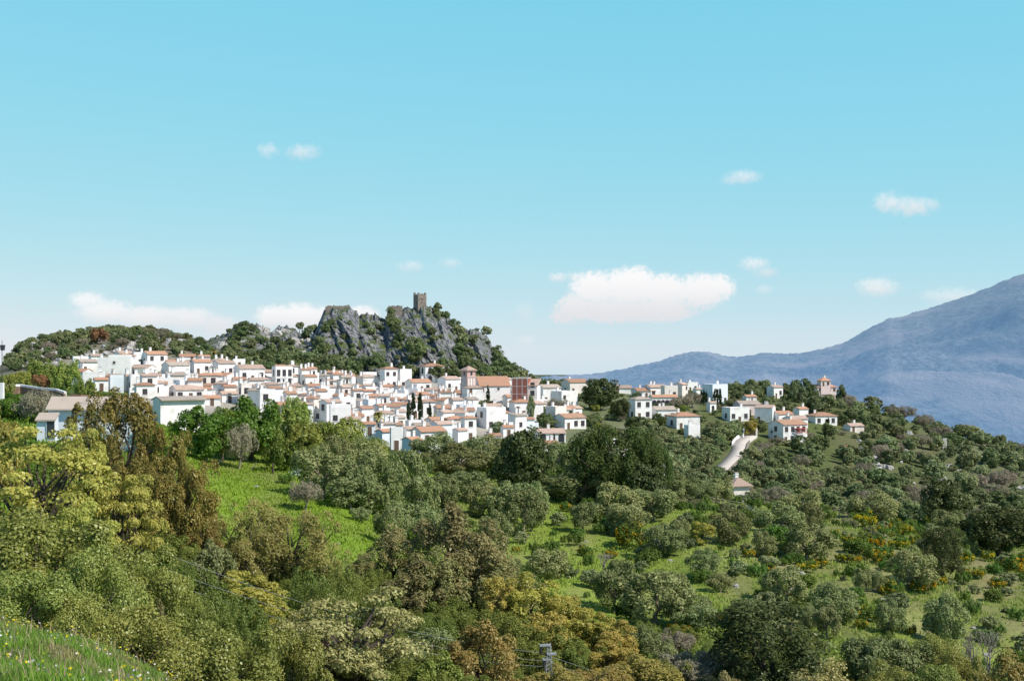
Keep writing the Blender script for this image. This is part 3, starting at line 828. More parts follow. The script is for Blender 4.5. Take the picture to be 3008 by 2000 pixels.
for i, (x, t, w, y) in enumerate([(705, 1475, 170, 106), (775, 1455, 170, 109), (865, 1490, 220, 100), (945, 1560, 150, 102), (730, 1560, 170, 98)]):
    put('poplar', 'willow_tree', x, t, 1780, w, 'feathery olive-brown willow', Y=y, group=G_PO, var=i)
put('gold', 'willow_tree', 735, 1672, 1900, 200, 'ochre-yellow bushy willow', Y=84, var=0, label='ochre-yellow bushy willow in front of the feathery willows, left of the cork oak')
put('gold', 'willow_tree', 825, 1760, 1930, 120, 'ochre-yellow bushy willow', Y=80, var=1, label='small ochre-yellow willow at the left edge of the cork oak')
# ---- centre: rusty trees and the golden row
G_RU = 'rusty brown trees in the ravine'
for i, (x, t, w, y) in enumerate([(1155, 1535, 150, 110), (1340, 1472, 230, 108), (1465, 1625, 210, 104), (1225, 1640, 170, 102), (1068, 1625, 90, 108), (1400, 1560, 180, 105), (1290, 1600, 150, 103)]):
    put('rust', 'rusty_tree', x, t, 1830, w * 1.2, 'rusty-brown tree', Y=y, group=G_RU, var=i)
G_GO = 'golden trees in a row'
for i, (x, t, w, y) in enumerate([(1462, 1683, 105, 99), (1563, 1678, 130, 99), (1645, 1740, 100, 98), (1690, 1770, 100, 97), (1750, 1782, 110, 97), (1808, 1818, 120, 95), (1610, 1800, 120, 94), (1780, 1880, 120, 92)]):
    put('gold', 'golden_tree', x, t, 1950, w * 1.25, 'golden-leaved upright tree', Y=y, group=G_GO, var=i)
G_HG = 'dark green thicket trees around the pylon'
for i, (x, t, w, y) in enumerate([(1335, 1785, 230, 95), (1480, 1785, 240, 94), (1600, 1830, 220, 93), (1690, 1880, 170, 92), (1530, 1870, 200, 90), (1280, 1800, 130, 96)]):
    put('hedge', 'thicket_tree', x, t, 2010, w, 'dark green thicket tree', Y=y, group=G_HG, var=i)
G_OR = 'orange-brown trees along the bottom'
for i, (x, t, w, y) in enumerate([(1405, 1808, 205, 80), (1640, 1945, 150, 80), (1720, 1958, 140, 82), (1880, 1918, 220, 84), (1530, 1975, 150, 78), (1800, 1950, 150, 80), (2970, 1908, 190, 80)]):
    put('orange', 'orange_brown_tree', x, t, 2120, w, 'orange-brown leafy tree', Y=y, group=G_OR, var=i)
put('olive', 'olive_tree', 1275, 1835, 1990, 150, 'grey-green olive tree', Y=88, group='olive trees on the slopes')
put('lime', 'light_green_shrub', 1285, 1920, 2080, 150, 'light green shrub', 'shrub', Y=76, label='light green shrub at the bottom edge between cork oak and orange-brown tree')
# ---- right foreground
put('dark', 'evergreen_tree', 2262, 1768, 2110, 330, 'big dark evergreen', Y=90, var=0, label='largest dark evergreen tree, bottom right, behind the pale yellow treetop')
put('pale', 'flowering_tree', 2425, 1943, 2180, 240, 'pale yellow treetop', Y=70, var=0, label='pale yellow flowering treetop cut by the bottom edge')
put('pale', 'flowering_tree', 2145, 1965, 2180, 90, 'small pale yellow treetop', Y=72, var=0, label='small pale yellow-green treetop under the dark evergreen, at the bottom edge')
G_GG = 'grey-green trees at the bottom right'
for i, (x, t, w, y) in enumerate([(2555, 1868, 190, 94), (2655, 1880, 170, 95), (2740, 1862, 180, 96), (2810, 1900, 140, 92), (2620, 1940, 190, 86), (2740, 1950, 190, 84)]):
    put('olive' if i < 2 else 'holm', 'grey_green_tree', x, t, 2090, w, 'grey-green bushy tree', Y=y, group=G_GG, var=i)
for i, (x, t, w) in enumerate([(2862, 1842, 100), (2905, 1838, 90), (2832, 1870, 70)]):
    me, h0, w0 = BARE[i]
    Y = 101 - i
    zb = gz(x, Y); h = (HZ - t) / F * Y - zb
    o = new_obj('bare_tree', me, None, (P(x, 0, Y)[0], Y, zb), i * 1.3, (w / F * Y / w0, w / F * Y / w0, h / h0))
    tag(o, None, 'bare tree', 'leafless trees at the bottom right'); THINGS.append((o, x, t + 70, 'leafless grey tree', 'veg'))
G_DK = 'grey-brown bushy trees'
for (x, t, w, y) in [(2030, 1910, 190, 92), (2110, 1900, 120, 94), (1985, 1850, 110, 104)]:
    put('grey', 'bushy_tree', x, t, 2070, w, 'grey-brown twiggy tree', Y=y, group=G_DK)

# ---- olives of the middle slope: centre, top, base, width
OL = [(1440, 1280, 1402, 135), (1630, 1298, 1388, 85), (1690, 1368, 1478, 205), (1800, 1420, 1532, 150), (1920, 1435, 1532, 145), (1712, 1475, 1562, 66), (1850, 1480, 1574, 115), (1985, 1395, 1472, 115),
      (2045, 1402, 1474, 100), (1420, 1415, 1522, 100), (1490, 1418, 1542, 130), (1560, 1420, 1562, 95), (1460, 1500, 1628, 92), (1540, 1440, 1578, 115), (1940, 1540, 1638, 118), (2000, 1520, 1602, 70), (2142, 1495, 1598, 110),
      (1605, 1615, 1724, 135), (1800, 1650, 1800, 115), (1925, 1680, 1832, 180), (1975, 1680, 1768, 90), (2070, 1610, 1702, 95), (2115, 1685, 1744, 70), (1890, 1835, 1928, 90), (1945, 1880, 1964, 75), (2020, 1760, 1862, 145),
      (2285, 1475, 1572, 130), (2380, 1475, 1554, 64), (2365, 1532, 1648, 140), (2315, 1660, 1774, 130), (2450, 1710, 1834, 125), (2430, 1785, 1884, 74), (2370, 1770, 1844, 66), (2528, 1670, 1748, 50), (2580, 1678, 1748, 50),
      (2672, 1608, 1738, 130), (2785, 1745, 1894, 115), (2610, 1765, 1868, 95), (2850, 1575, 1628, 50), (2570, 1440, 1534, 135), (2350, 1440, 1542, 115), (2780, 1500, 1570, 90), (2240, 1560, 1640, 70), (1260, 1500, 1610, 110),
      (950, 1320, 1462, 150), (1080, 1330, 1502, 150), (1030, 1400, 1494, 130), (1135, 1400, 1522, 110), (1200, 1325, 1482, 110), (1152, 1475, 1612, 95), (1222, 1480, 1604, 115), (1290, 1270, 1362, 150), (1335, 1300, 1396, 170),
      (1405, 1285, 1400, 120), (1370, 1385, 1474, 135), (1655, 1385, 1478, 90), (1760, 1400, 1480, 90), (1305, 1390, 1500, 110), (985, 1280, 1400, 120), (1065, 1290, 1420, 120), (1240, 1400, 1530, 90), (2200, 1760, 1850, 110)]
for (x, t, b, w) in OL:
    w *= 1.12; t -= (b - t) * .06
    put('olive', 'olive_tree', x, t, b, w, 'rounded grey-green olive tree' if w >= 100 else 'small grey-green olive tree', lo=95, hi=262, group='olive trees on the slopes')
put('olive', 'olive_tree', 2105, 1403, 1480, 90, 'olive tree with bare trunk', lo=95, hi=262, label='dark olive tree with visible trunk beside the fence, left of the pavilion')
put('gold', 'ochre_tree', 2062, 1528, 1602, 75, 'ochre round tree', lo=95, hi=262, var=0, label='small round ochre-leaved tree among the grey olives below the fence')
put('thick', 'carob_tree', 1542, 1248, 1445, 165, 'tall dark green tree', Y=205, var=1, label='tall dark green carob tree left of the stone pine')
put('thick', 'carob_tree', 1500, 1330, 1450, 120, 'dark tree', Y=204, label='dark rounded carob tree at the foot of the tall carob')
put('pine', 'stone_pine', 1795, 1230, 1450, 290, 'broad dark stone pine', Y=204, var=0, label='broad dark green stone pine, largest tree below the village centre')
put('pine', 'stone_pine', 1908, 1283, 1440, 130, 'dark pine', Y=206, var=1, label='smaller dark pine at the right flank of the broad stone pine')
put('thick', 'evergreen_tree', 1890, 1350, 1445, 120, 'dark oak', Y=198, label='dark evergreen tree below the smaller pine, above the olives')
put('dark', 'evergreen_tree', 2770, 1545, 1698, 110, 'dark oval tree', lo=95, hi=260, var=1, label='dark oval evergreen on the flowering slope, right of the brooms')
put('thick', 'evergreen_tree', 2935, 1485, 1634, 180, 'dark oak', lo=95, hi=262, var=0, label='broad dark oak at the right edge above the flowering slope')
put('thick', 'evergreen_tree', 2767, 1398, 1522, 140, 'dark oak', Y=236, var=1, label='dark brownish oak at the top of the flowering slope, above the oval evergreen')
# ---- left of centre, edge of the village
put('carob', 'carob_tree', 600, 1190, 1350, 150, 'bright green carob', Y=178, var=0, label='bright green dense carob tree on the meadow edge, left one of two')
put('carob', 'carob_tree', 655, 1192, 1345, 100, 'bright green carob', Y=186, var=2, label='narrow green carob behind the left carob tree')
put('carob', 'carob_tree', 738, 1160, 1330, 150, 'bright green carob', Y=190, var=1, label='tallest bright green carob tree, against the white houses')
put('grey', 'almond_tree', 702, 1240, 1345, 95, 'grey twiggy tree', Y=181, var=0, label='grey-brown twiggy tree with bare trunk between the two carobs')
put('grey', 'almond_tree', 897, 1408, 1502, 95, 'grey twiggy tree', lo=100, hi=240, var=1, label='small grey-brown twiggy tree alone on the green meadow')
for (x, t, b, w, Y) in [(835, 1185, 1330, 140, 200), (892, 1240, 1350, 105, 192), (960, 1232, 1345, 120, 196), (1012, 1222, 1340, 115, 200), (795, 1250, 1350, 90, 190), (1050, 1270, 1370, 90, 196), (870, 1160, 1280, 80, 226), (925, 1300, 1390, 90, 186), (1100, 1285, 1380, 80, 206)]:
    put('lime', 'spring_green_tree', x, t, b, w, 'yellow-green spring tree', Y=Y, group='yellow-green trees between meadow and village')
put('bush', 'green_shrub', 830, 1285, 1345, 110, 'low bright green shrub', 'shrub', Y=182, label='low bright green shrub beneath the yellow-green trees on the meadow')
put('olive', 'olive_tree', 1060, 1488, 1535, 62, 'small tree', lo=100, hi=240, label='small low olive tree casting a dark shadow on the meadow')
for (x, t, b, w, Y) in [(130, 1050, 1135, 85, 300), (195, 1052, 1150, 80, 280), (60, 1088, 1140, 70, 290), (250, 1110, 1180, 60, 260), (15, 1100, 1180, 60, 240)]:
    put('lime', 'olive_green_tree', x, t, b, w, 'olive-green tree', Y=Y, group='trees at the left edge of the village')
put('drybush', 'red_leaved_shrub', 118, 1098, 1142, 55, 'reddish shrub', 'shrub', Y=280, label='reddish brown shrub above the white retaining wall at the left')
put('grey', 'twiggy_tree', 112, 1140, 1270, 120, 'grey twiggy tree', Y=165, var=0, label='large grey-brown twiggy tree left of the white barn')
for (x, t, b, w, Y) in [(40, 1160, 1270, 120, 170), (200, 1165, 1200, 90, 200), (300, 1150, 1190, 80, 230), (440, 1230, 1300, 90, 150), (20, 1230, 1330, 120, 120), (300, 1250, 1320, 100, 124)]:
    put('carob', 'green_tree', x, t, b, w, 'leafy green tree', Y=Y, group='green trees around the barn')

# ---- brooms and small shrubs on the flowering slope
BR = [(1661, 1502, 30), (1858, 1615, 72), (1725, 1634, 34), (2000, 1870, 45), (2105, 1832, 40), (1515, 1622, 18), (2140, 1502, 26), (2092, 1530, 26), (1983, 1462, 40), (2532, 1552, 52), (2600, 1590, 46), (2648, 1578, 40), (2672, 1570, 34),
      (2443, 1598, 38), (2515, 1614, 46), (2573, 1614, 40), (2643, 1616, 38), (2566, 1652, 44), (2604, 1664, 40), (2477, 1652, 30), (2510, 1658, 30), (2330, 1638, 50), (2375, 1682, 40), (2407, 1674, 36), (2621, 1752, 50), (2707, 1744, 50),
      (2837, 1658, 40), (2868, 1698, 36), (2988, 1692, 60), (2529, 1852, 30), (2674, 1868, 30), (2556, 1806, 36), (2498, 1832, 44), (2730, 1548, 36), (2900, 1650, 30), (2760, 1720, 30), (1900, 1622, 30), (1790, 1640, 30), (2625, 1560, 34),
      (2690, 1600, 26), (2930, 1730, 34), (2395, 1535, 26), (2260, 1690, 30), (2200, 1640, 26), (2540, 1585, 24)]
for (x, b, w) in BR:
    w *= 1.2
    Y = hit(x, b, 95, 256)
    put('broom', 'broom_shrub', x, gpy(x, Y) - w * .92, b, w * 1.1, '', 'shrub', Y=Y, group='yellow-flowering brooms on the near slope', label='orange-yellow flowering broom on the open slope in front of the valley')

PLACED = [(P(x, 0, 1)[0], 0) for x in ()]
occ = []


def free(x, y, r):
    for (a, b, q) in occ:
        if (a - x) ** 2 + (b - y) ** 2 < (q + r) ** 2: return False
    return True


for o in [o for o in sc.objects if o.parent is None and o.get('category') in ('tree', 'shrub', 'bare tree')]:
    occ.append((o.location.x, o.location.y, 1.8 if o.name.startswith('broom') else 1.3))

ROAD = [(2104, 1408), (2118, 1388), (2138, 1368), (2158, 1348), (2169, 1330), (2174, 1312), (2183, 1298), (2204, 1284)]
ROADW = []
for (a, b) in ROAD:
    y = hit(a, b, 262, 470); ROADW.append((P(a, 0, y)[0], y))


def near_road(x, y, r):
    for i in range(len(ROADW) - 1):
        (x0, y0), (x1, y1) = ROADW[i], ROADW[i + 1]
        t = max(0, min(1, ((x - x0) * (x1 - x0) + (y - y0) * (y1 - y0)) / ((x1 - x0) ** 2 + (y1 - y0) ** 2)))
        if math.hypot(x - x0 - t * (x1 - x0), y - y0 - t * (y1 - y0)) < r: return True
    return False


def scatter(n, pxr, Yr, poly, rmin, fn, tries=40):
    """world-spaced random plants whose foot lies inside the region"""
    k = 0; g = random.Random(len(occ) + n)
    for _ in range(n * tries):
        if k >= n: break
        Y = math.sqrt(g.uniform(Yr[0] ** 2, Yr[1] ** 2)); px = g.uniform(*pxr)
        py = gpy(px, Y)
        if poly is not None and not in_poly([px], [py], poly)[0]: continue
        x = P(px, 0, Y)[0]
        if not free(x, Y, rmin): continue
        if near_road(x, Y, 3.2 + rmin * .5): continue
        occ.append((x, Y, rmin)); k += 1
        fn(px, py, x, Y, gz(px, Y), g)
    return k


HOUSE_KEEP = []   # (pxL, pxR, top, base, Y) of houses that plants must not hide


def hides(px, Y, z, h, wd):
    top = HZ - (z + h) / Y * F; half = wd / Y * F / 2
    for (l, r, t, b, hy) in HOUSE_KEEP:
        if Y < hy and px + half > l and px - half < r and top < b - (b - t) * .35 and HZ - z / Y * F > t: return True
    return False

# ------------------------------------------------------------------ houses
def window_mesh(w, h, arch=False, shutter=None, bars=True):
    mb = MB()
    t = .08
    if not arch:
        mb.box(-w / 2 - t, w / 2 + t, -.05, .1, -t, h + t, 0)
        mb.box(-w / 2, w / 2, -.075, .05, 0, h, 1)
    else:
        def ap(r, z):
            n = 10
            return [(-r, 0 if r == w / 2 else -t), (r, 0 if r == w / 2 else -t)] + [(r * math.cos(math.pi * i / n), z + r * math.sin(math.pi * i / n)) for i in range(n + 1)]
        mb.prism(ap(w / 2 + t, h - w / 2), -.05, .1, 0)
        mb.prism(ap(w / 2, h - w / 2), -.075, .05, 1)
    if bars and not arch:
        mb.box(-.03, .03, -.09, 0, 0, h, 0)
    mb.box(-w / 2 - .15, w / 2 + .15, -.16, .1, -t - .08, -t, 2)
    return mb.mesh('window', [shutter or M['frame'], M['glass'], M['white']])


WIN = {'small': window_mesh(1.05, 1.3), 'mid': window_mesh(1.2, 1.55), 'tall': window_mesh(1.1, 2.1), 'arch': window_mesh(1.5, 2.3, True), 'archbig': window_mesh(2.6, 2.6, True), 'teal': window_mesh(1.1, 1.7, shutter=M['teal']), 'tiny': window_mesh(.6, .6)}
WINSZ = {'small': (1.05, 1.3), 'mid': (1.2, 1.55), 'tall': (1.1, 2.1), 'arch': (1.5, 2.3), 'archbig': (2.6, 2.6), 'teal': (1.1, 1.7), 'tiny': (.6, .6)}


def door_mesh():
    mb = MB()
    mb.box(-.65, .65, -.05, .1, 0, 2.25, 0); mb.box(-.5, .5, -.08, .05, 0, 2.1, 1)
    return mb.mesh('door', [M['white'], M['wood']])


DOOR = door_mesh()


def chimney_mesh():
    mb = MB()
    mb.box(-.35, .35, -.3, .3, -.8, 1.1, 0); mb.box(-.45, .45, -.4, .4, 1.1, 1.2, 0)
    mb.box(-.3, .3, -.25, .25, 1.2, 1.45, 0); mb.box(-.42, .42, -.36, .36, 1.45, 1.53, 1)
    return mb.mesh('chimney', [M['white'], M['tile_b']])


CHIM = chimney_mesh()
HN = 0


def house(name, w, d, hw, roof, x, y, z, yaw, wall='white', tile='tile_b', rise=None, win='small', p=.6, seed=0, chim=1, door=True, balcony=False, found=4.0, right=True, front=None, eave=.35, annex=False):
    """w along the eaves, d deep, hw wall height; front faces local -Y"""
    g = random.Random(seed * 7 + 3)
    root = new_obj(name, None, None, (x, y, z), R(yaw)); root.empty_display_size = 1
    wm = M[wall]; tm = M[tile]
    rise = (d * .5 * .36 if roof in ('gable', 'hip', 'pyramid') else d * .20 if roof == 'shed' else 0) if rise is None else rise
    mb = MB(); a, b = w / 2, d / 2
    if roof == 'gable':
        prof = [(-b, -found), (b, -found), (b, hw), (0, hw + rise), (-b, hw)]
        vs = [(-a, q, s) for q, s in prof] + [(a, q, s) for q, s in prof]
        mb.add(vs, [(0, 4, 3, 2, 1), (5, 6, 7, 8, 9)] + [(i, (i + 1) % 5, (i + 1) % 5 + 5, i + 5) for i in range(5)])
    elif roof == 'shed':
        prof = [(-b, -found), (b, -found), (b, hw + rise), (-b, hw)]
        vs = [(-a, q, s) for q, s in prof] + [(a, q, s) for q, s in prof]
        mb.add(vs, [(0, 3, 2, 1), (4, 5, 6, 7)] + [(i, (i + 1) % 4, (i + 1) % 4 + 4, i + 4) for i in range(4)])
    else:
        mb.box(-a, a, -b, b, -found, hw)
    wo = mb.build('wall', wm, root)
    rb = MB(); e = eave; t = .16; ge = .12
    if roof == 'gable':
        sl = rise / b
        for sg in (-1, 1):
            y0, z0 = sg * (b + e), hw - sl * e + .02
            vs = [(-a - ge, y0, z0), (a + ge, y0, z0), (a + ge, 0, hw + rise + .02), (-a - ge, 0, hw + rise + .02)]
            vs += [(q[0], q[1], q[2] + t) for q in vs]
            f = [(0, 3, 2, 1), (4, 5, 6, 7), (0, 1, 5, 4), (1, 2, 6, 5), (2, 3, 7, 6), (3, 0, 4, 7)]
            rb.add(vs, f if sg < 0 else [tuple(reversed(q)) for q in f])
    elif roof == 'shed':
        sl = rise / d
        vs = [(-a - ge, -b - e, hw - sl * e + .02), (a + ge, -b - e, hw - sl * e + .02), (a + ge, b + .1, hw + rise + .02), (-a - ge, b + .1, hw + rise + .02)]
        vs += [(q[0], q[1], q[2] + t) for q in vs]
        rb.add(vs, [(0, 3, 2, 1), (4, 5, 6, 7), (0, 1, 5, 4), (1, 2, 6, 5), (2, 3, 7, 6), (3, 0, 4, 7)])
    elif roof in ('hip', 'pyramid'):
        A, Bb = a + e, b + e
        r = max(A - Bb, .05) if roof == 'hip' else .03
        zb = hw + .02
        vs = [(-A, -Bb, zb), (A, -Bb, zb), (A, Bb, zb), (-A, Bb, zb), (-A, -Bb, zb + t), (A, -Bb, zb + t), (A, Bb, zb + t), (-A, Bb, zb + t), (-r, 0, zb + t + rise), (r, 0, zb + t + rise)]
        rb.add(vs, [(0, 3, 2, 1), (0, 1, 5, 4), (1, 2, 6, 5), (2, 3, 7, 6), (3, 0, 4, 7), (4, 5, 9, 8), (5, 6, 9), (6, 7, 8, 9), (7, 4, 8)])
    else:
        # flat terrace behind a parapet
        for (q0, q1, s0, s1) in ((-a, a, -b, -b + .25), (-a, a, b - .25, b), (-a, -a + .25, -b + .25, b - .25), (a - .25, a, -b + .25, b - .25)):
            rb.box(q0, q1, s0, s1, hw, hw + .7)
        rb.box(-a + .25, a - .25, -b + .25, b - .25, hw, hw + .06)
    ro = rb.build('roof', wm if roof == 'flat' else tm, root)
    if chim:
        for _ in range(chim):
            cx, cy = g.uniform(-a * .7, a * .7), g.uniform(b * .1, b * .6)
            zz = hw + (rise * (1 - abs(cy) / b) if roof != 'flat' and roof != 'shed' else rise * (cy + b) / d if roof == 'shed' else .3)
            new_obj('chimney', CHIM, ro, (cx, cy, zz + .2))
    ww, wh = WINSZ[win]
    ns = max(1, int(hw / 2.75))
    fl = hw / ns
    doneD = False
    for s in range(ns):
        zc = s * fl + (fl - wh) * .5
        n = max(1, int(w / 2.4)) if front is None else front
        for i in range(min(n, 6)):
            xx = (-a + (i + .5) * w / n) + (g.uniform(-.2, .2) if front is None else 0)
            if s == 0 and door and not doneD and g.random() < .5:
                new_obj('door', DOOR, root, (xx, -b, .02)); doneD = True
                continue
            if g.random() < p:
                wi = new_obj('window', WIN[win], root, (xx, -b, zc))
                if balcony and s == ns - 1 and i in (0, 1):
                    bb = MB(); bb.box(-1.0, 1.0, -1.0, -.1, -.2, -.08); bb.build('balcony', wm, root, loc=(xx, -b, zc - .15))
                    rr = MB()
                    rr.box(-1.0, 1.0, -1.0, -.95, .85, .9); [rr.box(-1 + k * .25, -.96 + k * .25, -1, -.96, -.08, .85) for k in range(9)]
                    rr.build('railing', M['iron'], root, loc=(xx, -b, zc - .15))
        # the gable end turned to the viewer
        sd = -1 if yaw > 0 else 1
        n2 = max(1, int(d / 4.2))
        for i in range(n2):
            if g.random() < p * .55:
                yy = -b + (i + .5) * d / n2
                new_obj('window', WIN['tiny'] if g.random() < .4 and win == 'small' else WIN[win], root, (sd * a, yy, zc), R(90 * sd))
    if annex and g.random() < .45:
        sx = g.choice((-1, 1)); aw, ad, ah = w * g.uniform(.3, .5), d * g.uniform(.35, .6), hw * g.uniform(.45, .75)
        am = MB(); xa = sx * (a + aw / 2 - .02); y0 = -b + g.uniform(.2, .8)
        am.box(xa - aw / 2, xa + aw / 2, y0, y0 + ad, -found, ah)
        am.box(xa - aw / 2, xa + aw / 2, y0 - .003, y0 + .2, ah + .003, ah + .55)
        an = am.build('annex', wm, root)
        if g.random() < .6: new_obj('window', WIN['small'], an, (xa, y0, ah - 2.1))
    return root


HSPEC = []
HOBJ = []
RNAME = {'gable': 'gabled tile roof', 'hip': 'hipped tile roof', 'flat': 'flat roof', 'shed': 'sloping tile roof', 'pyramid': 'pyramid tile roof'}


def put_house(pxL, pxR, ptop, pbase, roof, yaw=30, Y=None, lo=300, hi=620, ratio=.75, desc=None, label=None, name='house', group='whitewashed village houses', cat='house', keep=True, drop=6, lmset='house', **k):
    pxc = (pxL + pxR) / 2
    if Y is None: Y = hit(pxc, pbase, lo, hi)
    c, s = math.cos(R(abs(yaw))), math.sin(R(abs(yaw)))
    Wt = (pxR - pxL) / F * Y
    w = Wt / (c + ratio * s); d = ratio * w
    yc = Y + (d * c + w * s) / 2
    zb = (HZ - pbase) / F * Y; zt = (HZ - ptop) / F * (Y + d * .4)
    Ht = zt - zb
    rise = d * .18 if roof in ('gable', 'hip', 'pyramid') else d * .20 if roof == 'shed' else .7
    if 'rise' in k and k['rise']: rise = k['rise']
    hw = max(Ht - rise, 2.2)
    x = P(pxc, 0, yc)[0]
    k.setdefault('seed', int(pxL * 3 + ptop)); k.setdefault('rise', None)
    if roof == 'flat': k['rise'] = None
    o = house(name, w, d, hw, roof, x, yc, zb, yaw, **k)
    occ.append((x, yc, max(w, d) * .62))
    if keep: HOUSE_KEEP.append((pxL, pxR, ptop, pbase, Y))
    HSPEC.append((pxL, pxR, ptop, pbase, x, yc, max(w, d) / 2, Y)); HOBJ.append((o, keep))
    tag(o, label, cat, group)
    if label is None:
        big = 'large' if (pxR - pxL) > 88 else 'small' if (pxR - pxL) < 52 else ''
        colr = {'white': 'white', 'cream': 'cream', 'bluish': 'bluish-white', 'pink': 'pink', 'ochre': 'ochre'}[k.get('wall', 'white')]
        THINGS.append((o, pxc, (ptop + pbase) / 2, desc or f"{big} {colr} {'two-storey ' if hw > 5.4 else ''}house with {RNAME[roof]}".strip().replace('  ', ' '), lmset))
    return o


ph = put_house
G = 'gable'; HI = 'hip'; FL = 'flat'; SH = 'shed'
# upper left block of the village
ph(318, 388, 1042, 1112, FL, 12, label='big plain white flat-roofed block, tallest of the upper left houses', win='tiny', p=.15, chim=0)
ph(286, 322, 1050, 1104, FL, 12, desc='narrow white flat-roofed house', chim=1, p=.3)
ph(210, 262, 1046, 1076, FL, 25, desc='white flat-roofed house', chim=0, p=.2)
ph(224, 288, 1056, 1096, G, 35, tile='tile_d', p=.5)
ph(415, 492, 1032, 1090, G, 38, tile='tile_a', label='tall white gabled house with orange roof, top edge of upper left village', p=.5)
ph(475, 556, 1064, 1106, G, 40, tile='tile_d', p=.3)
ph(522, 578, 1044, 1064, G, 20, tile='tile_a', p=.4)
ph(556, 622, 1056, 1100, G, 34, tile='tile_a', p=.4)
ph(624, 692, 1060, 1108, G, 36, p=.4)
ph(680, 722, 1054, 1080, FL, 20, p=.2)
ph(684, 780, 1072, 1121, G, 30, tile='tile_b', balcony=True, p=.9, win='mid', label='large two-storey white house with balcony, upper left village')
ph(320, 366, 1101, 1154, FL, 20, wall='bluish', chim=0, p=.15, desc='bluish-white windowless block')
ph(273, 320, 1110, 1150, G, 26, tile='tile_a')
ph(388, 455, 1072, 1108, G, -15, tile='tile_b')
ph(495, 600, 1133, 1178, G, 34, tile='tile_b', balcony=True, p=.9, win='mid', label='long white house with wide pale tile roof and balcony, lower left village')
ph(592, 650, 1168, 1194, G, 20, tile='tile_a')
ph(640, 700, 1150, 1185, G, 30)
ph(797, 861, 1076, 1134, FL, 28, win='tall', front=3, p=1.0, door=False, chim=0, label='tall white block with three tall windows, standing above the village centre-left')
ph(885, 932, 1101, 1140, G, 36, tile='tile_a')
ph(954, 992, 1114, 1140, HI, 10, tile='tile_b', win='mid')
ph(1047, 1113, 1101, 1140, HI, 38, win='teal', p=.9, label='white hip-roofed house with teal shutters below the crag', tile='tile_b')
ph(1049, 1084, 1072, 1101, FL, 25, chim=0, p=.1)
ph(1020, 1052, 1082, 1104, G, -35, tile='tile_d', chim=1)
ph(1115, 1168, 1078, 1142, HI, 34, tile='tile_a', p=.7)
ph(1160, 1210, 1084, 1142, FL, 36, p=.7, win='mid')
ph(1134, 1176, 1067, 1090, G, 20, tile='tile_d', p=.2)
ph(1232, 1306, 1068, 1124, HI, 26, tile='tile_a', win='arch', p=1.0, front=2, door=False, label='square white mansion with arched windows and orange hip roof below the crag')
ph(1190, 1268, 1114, 1152, G, 28, tile='tile_a', win='mid')
ph(1285, 1352, 1106, 1152, G, 40, tile='tile_b', balcony=True)
ph(1331, 1400, 1152, 1174, G, 12, tile='tile_a', desc='long low white house')
# right of the church
ph(1573, 1648, 1130, 1184, G, 28, tile='tile_d', p=.6)
ph(1617, 1698, 1148, 1205, FL, 40, wall='white', p=.3, desc='white block with shaded left gable')
ph(1648, 1728, 1114, 1156, G, 30, tile='tile_a', wall='cream', p=.4)
ph(1798, 1856, 1134, 1156, G, 8, tile='tile_b', p=.3)
ph(1855, 1925, 1140, 1170, G, 18, tile='tile_a')
ph(1890, 1958, 1130, 1170, G, 25, tile='tile_b', chim=2, win='mid')
ph(1942, 1990, 1132, 1176, FL, 15, wall='cream', p=.4)
ph(1978, 2022, 1124, 1172, G, 55, tile='tile_b', wall='cream', chim=1, p=.3)
ph(1848, 1914, 1166, 1232, HI, 22, tile='tile_d', win='mid', p=.95, label='boxy two-storey white villa with shallow roof below the arcaded house')
ph(1909, 1985, 1194, 1236, G, 15, tile='tile_d', p=.5)
ph(2061, 2138, 1128, 1188, FL, 35, wall='bluish', p=.3, chim=1)
ph(2100, 2136, 1130, 1160, G, 15, tile='tile_d', wall='white', p=.2)
ph(2252, 2300, 1132, 1170, G, 35, tile='tile_b', win='mid', p=.6)
ph(2382, 2455, 1124, 1152, HI, 15, tile='tile_a', wall='pink', p=.5, chim=0, rise=2.2, label='low pink house with orange hip roof on the crest of the right hill')
ph(2402, 2438, 1108, 1134, 'pyramid', 15, tile='tile_a', wall='pink', rise=1.8, p=.4, chim=1, label='small upper storey of orange tiles on the crest of the right hill')
ph(2075, 2104, 1180, 1212, G, 30, tile='tile_b', p=.2, chim=1)
ph(2122, 2200, 1196, 1242, FL, 20, p=.9, win='mid', label='white villa wing with flat terrace at the top of the lane')
ph(2155, 2232, 1178, 1220, G, 15, wall='pink', tile='tile_d', p=.3, label='pink-walled villa above the lane')
ph(2215, 2280, 1190, 1242, G, -25, tile='tile_b', win='mid', chim=2)
ph(2260, 2330, 1208, 1246, G, 30, tile='tile_a', chim=1)
ph(2300, 2372, 1222, 1262, G, 25, tile='tile_b')
RB = ph(2258, 2370, 1234, 1302, G, 28, tile='tile_c', win='mid', p=.95, label='three-storey white house with red balcony right of the lane')
w_ = 112 / F * hit(2314, 1302, 300, 620) / (math.cos(R(28)) + .75 * math.sin(R(28))); b_ = -.75 * w_ / 2
mb = MB(); mb.box(-.5, 3.6, b_ - 1.5, b_ - .15, 2.7, 2.9); mb.build('balcony', M['white'], RB)
mb = MB(); [mb.box(-.5 + k * .8, -.38 + k * .8, b_ - 1.5, b_ - 1.38, 2.9, 4.6) for k in range(6)]; mb.box(-.5, 3.62, b_ - 1.52, b_ - 1.36, 3.6, 3.72); mb.box(-.6, 3.8, b_ - 1.6, b_ - .15, 4.6, 4.75); mb.build('red_balcony_posts', M['redawn'], RB)
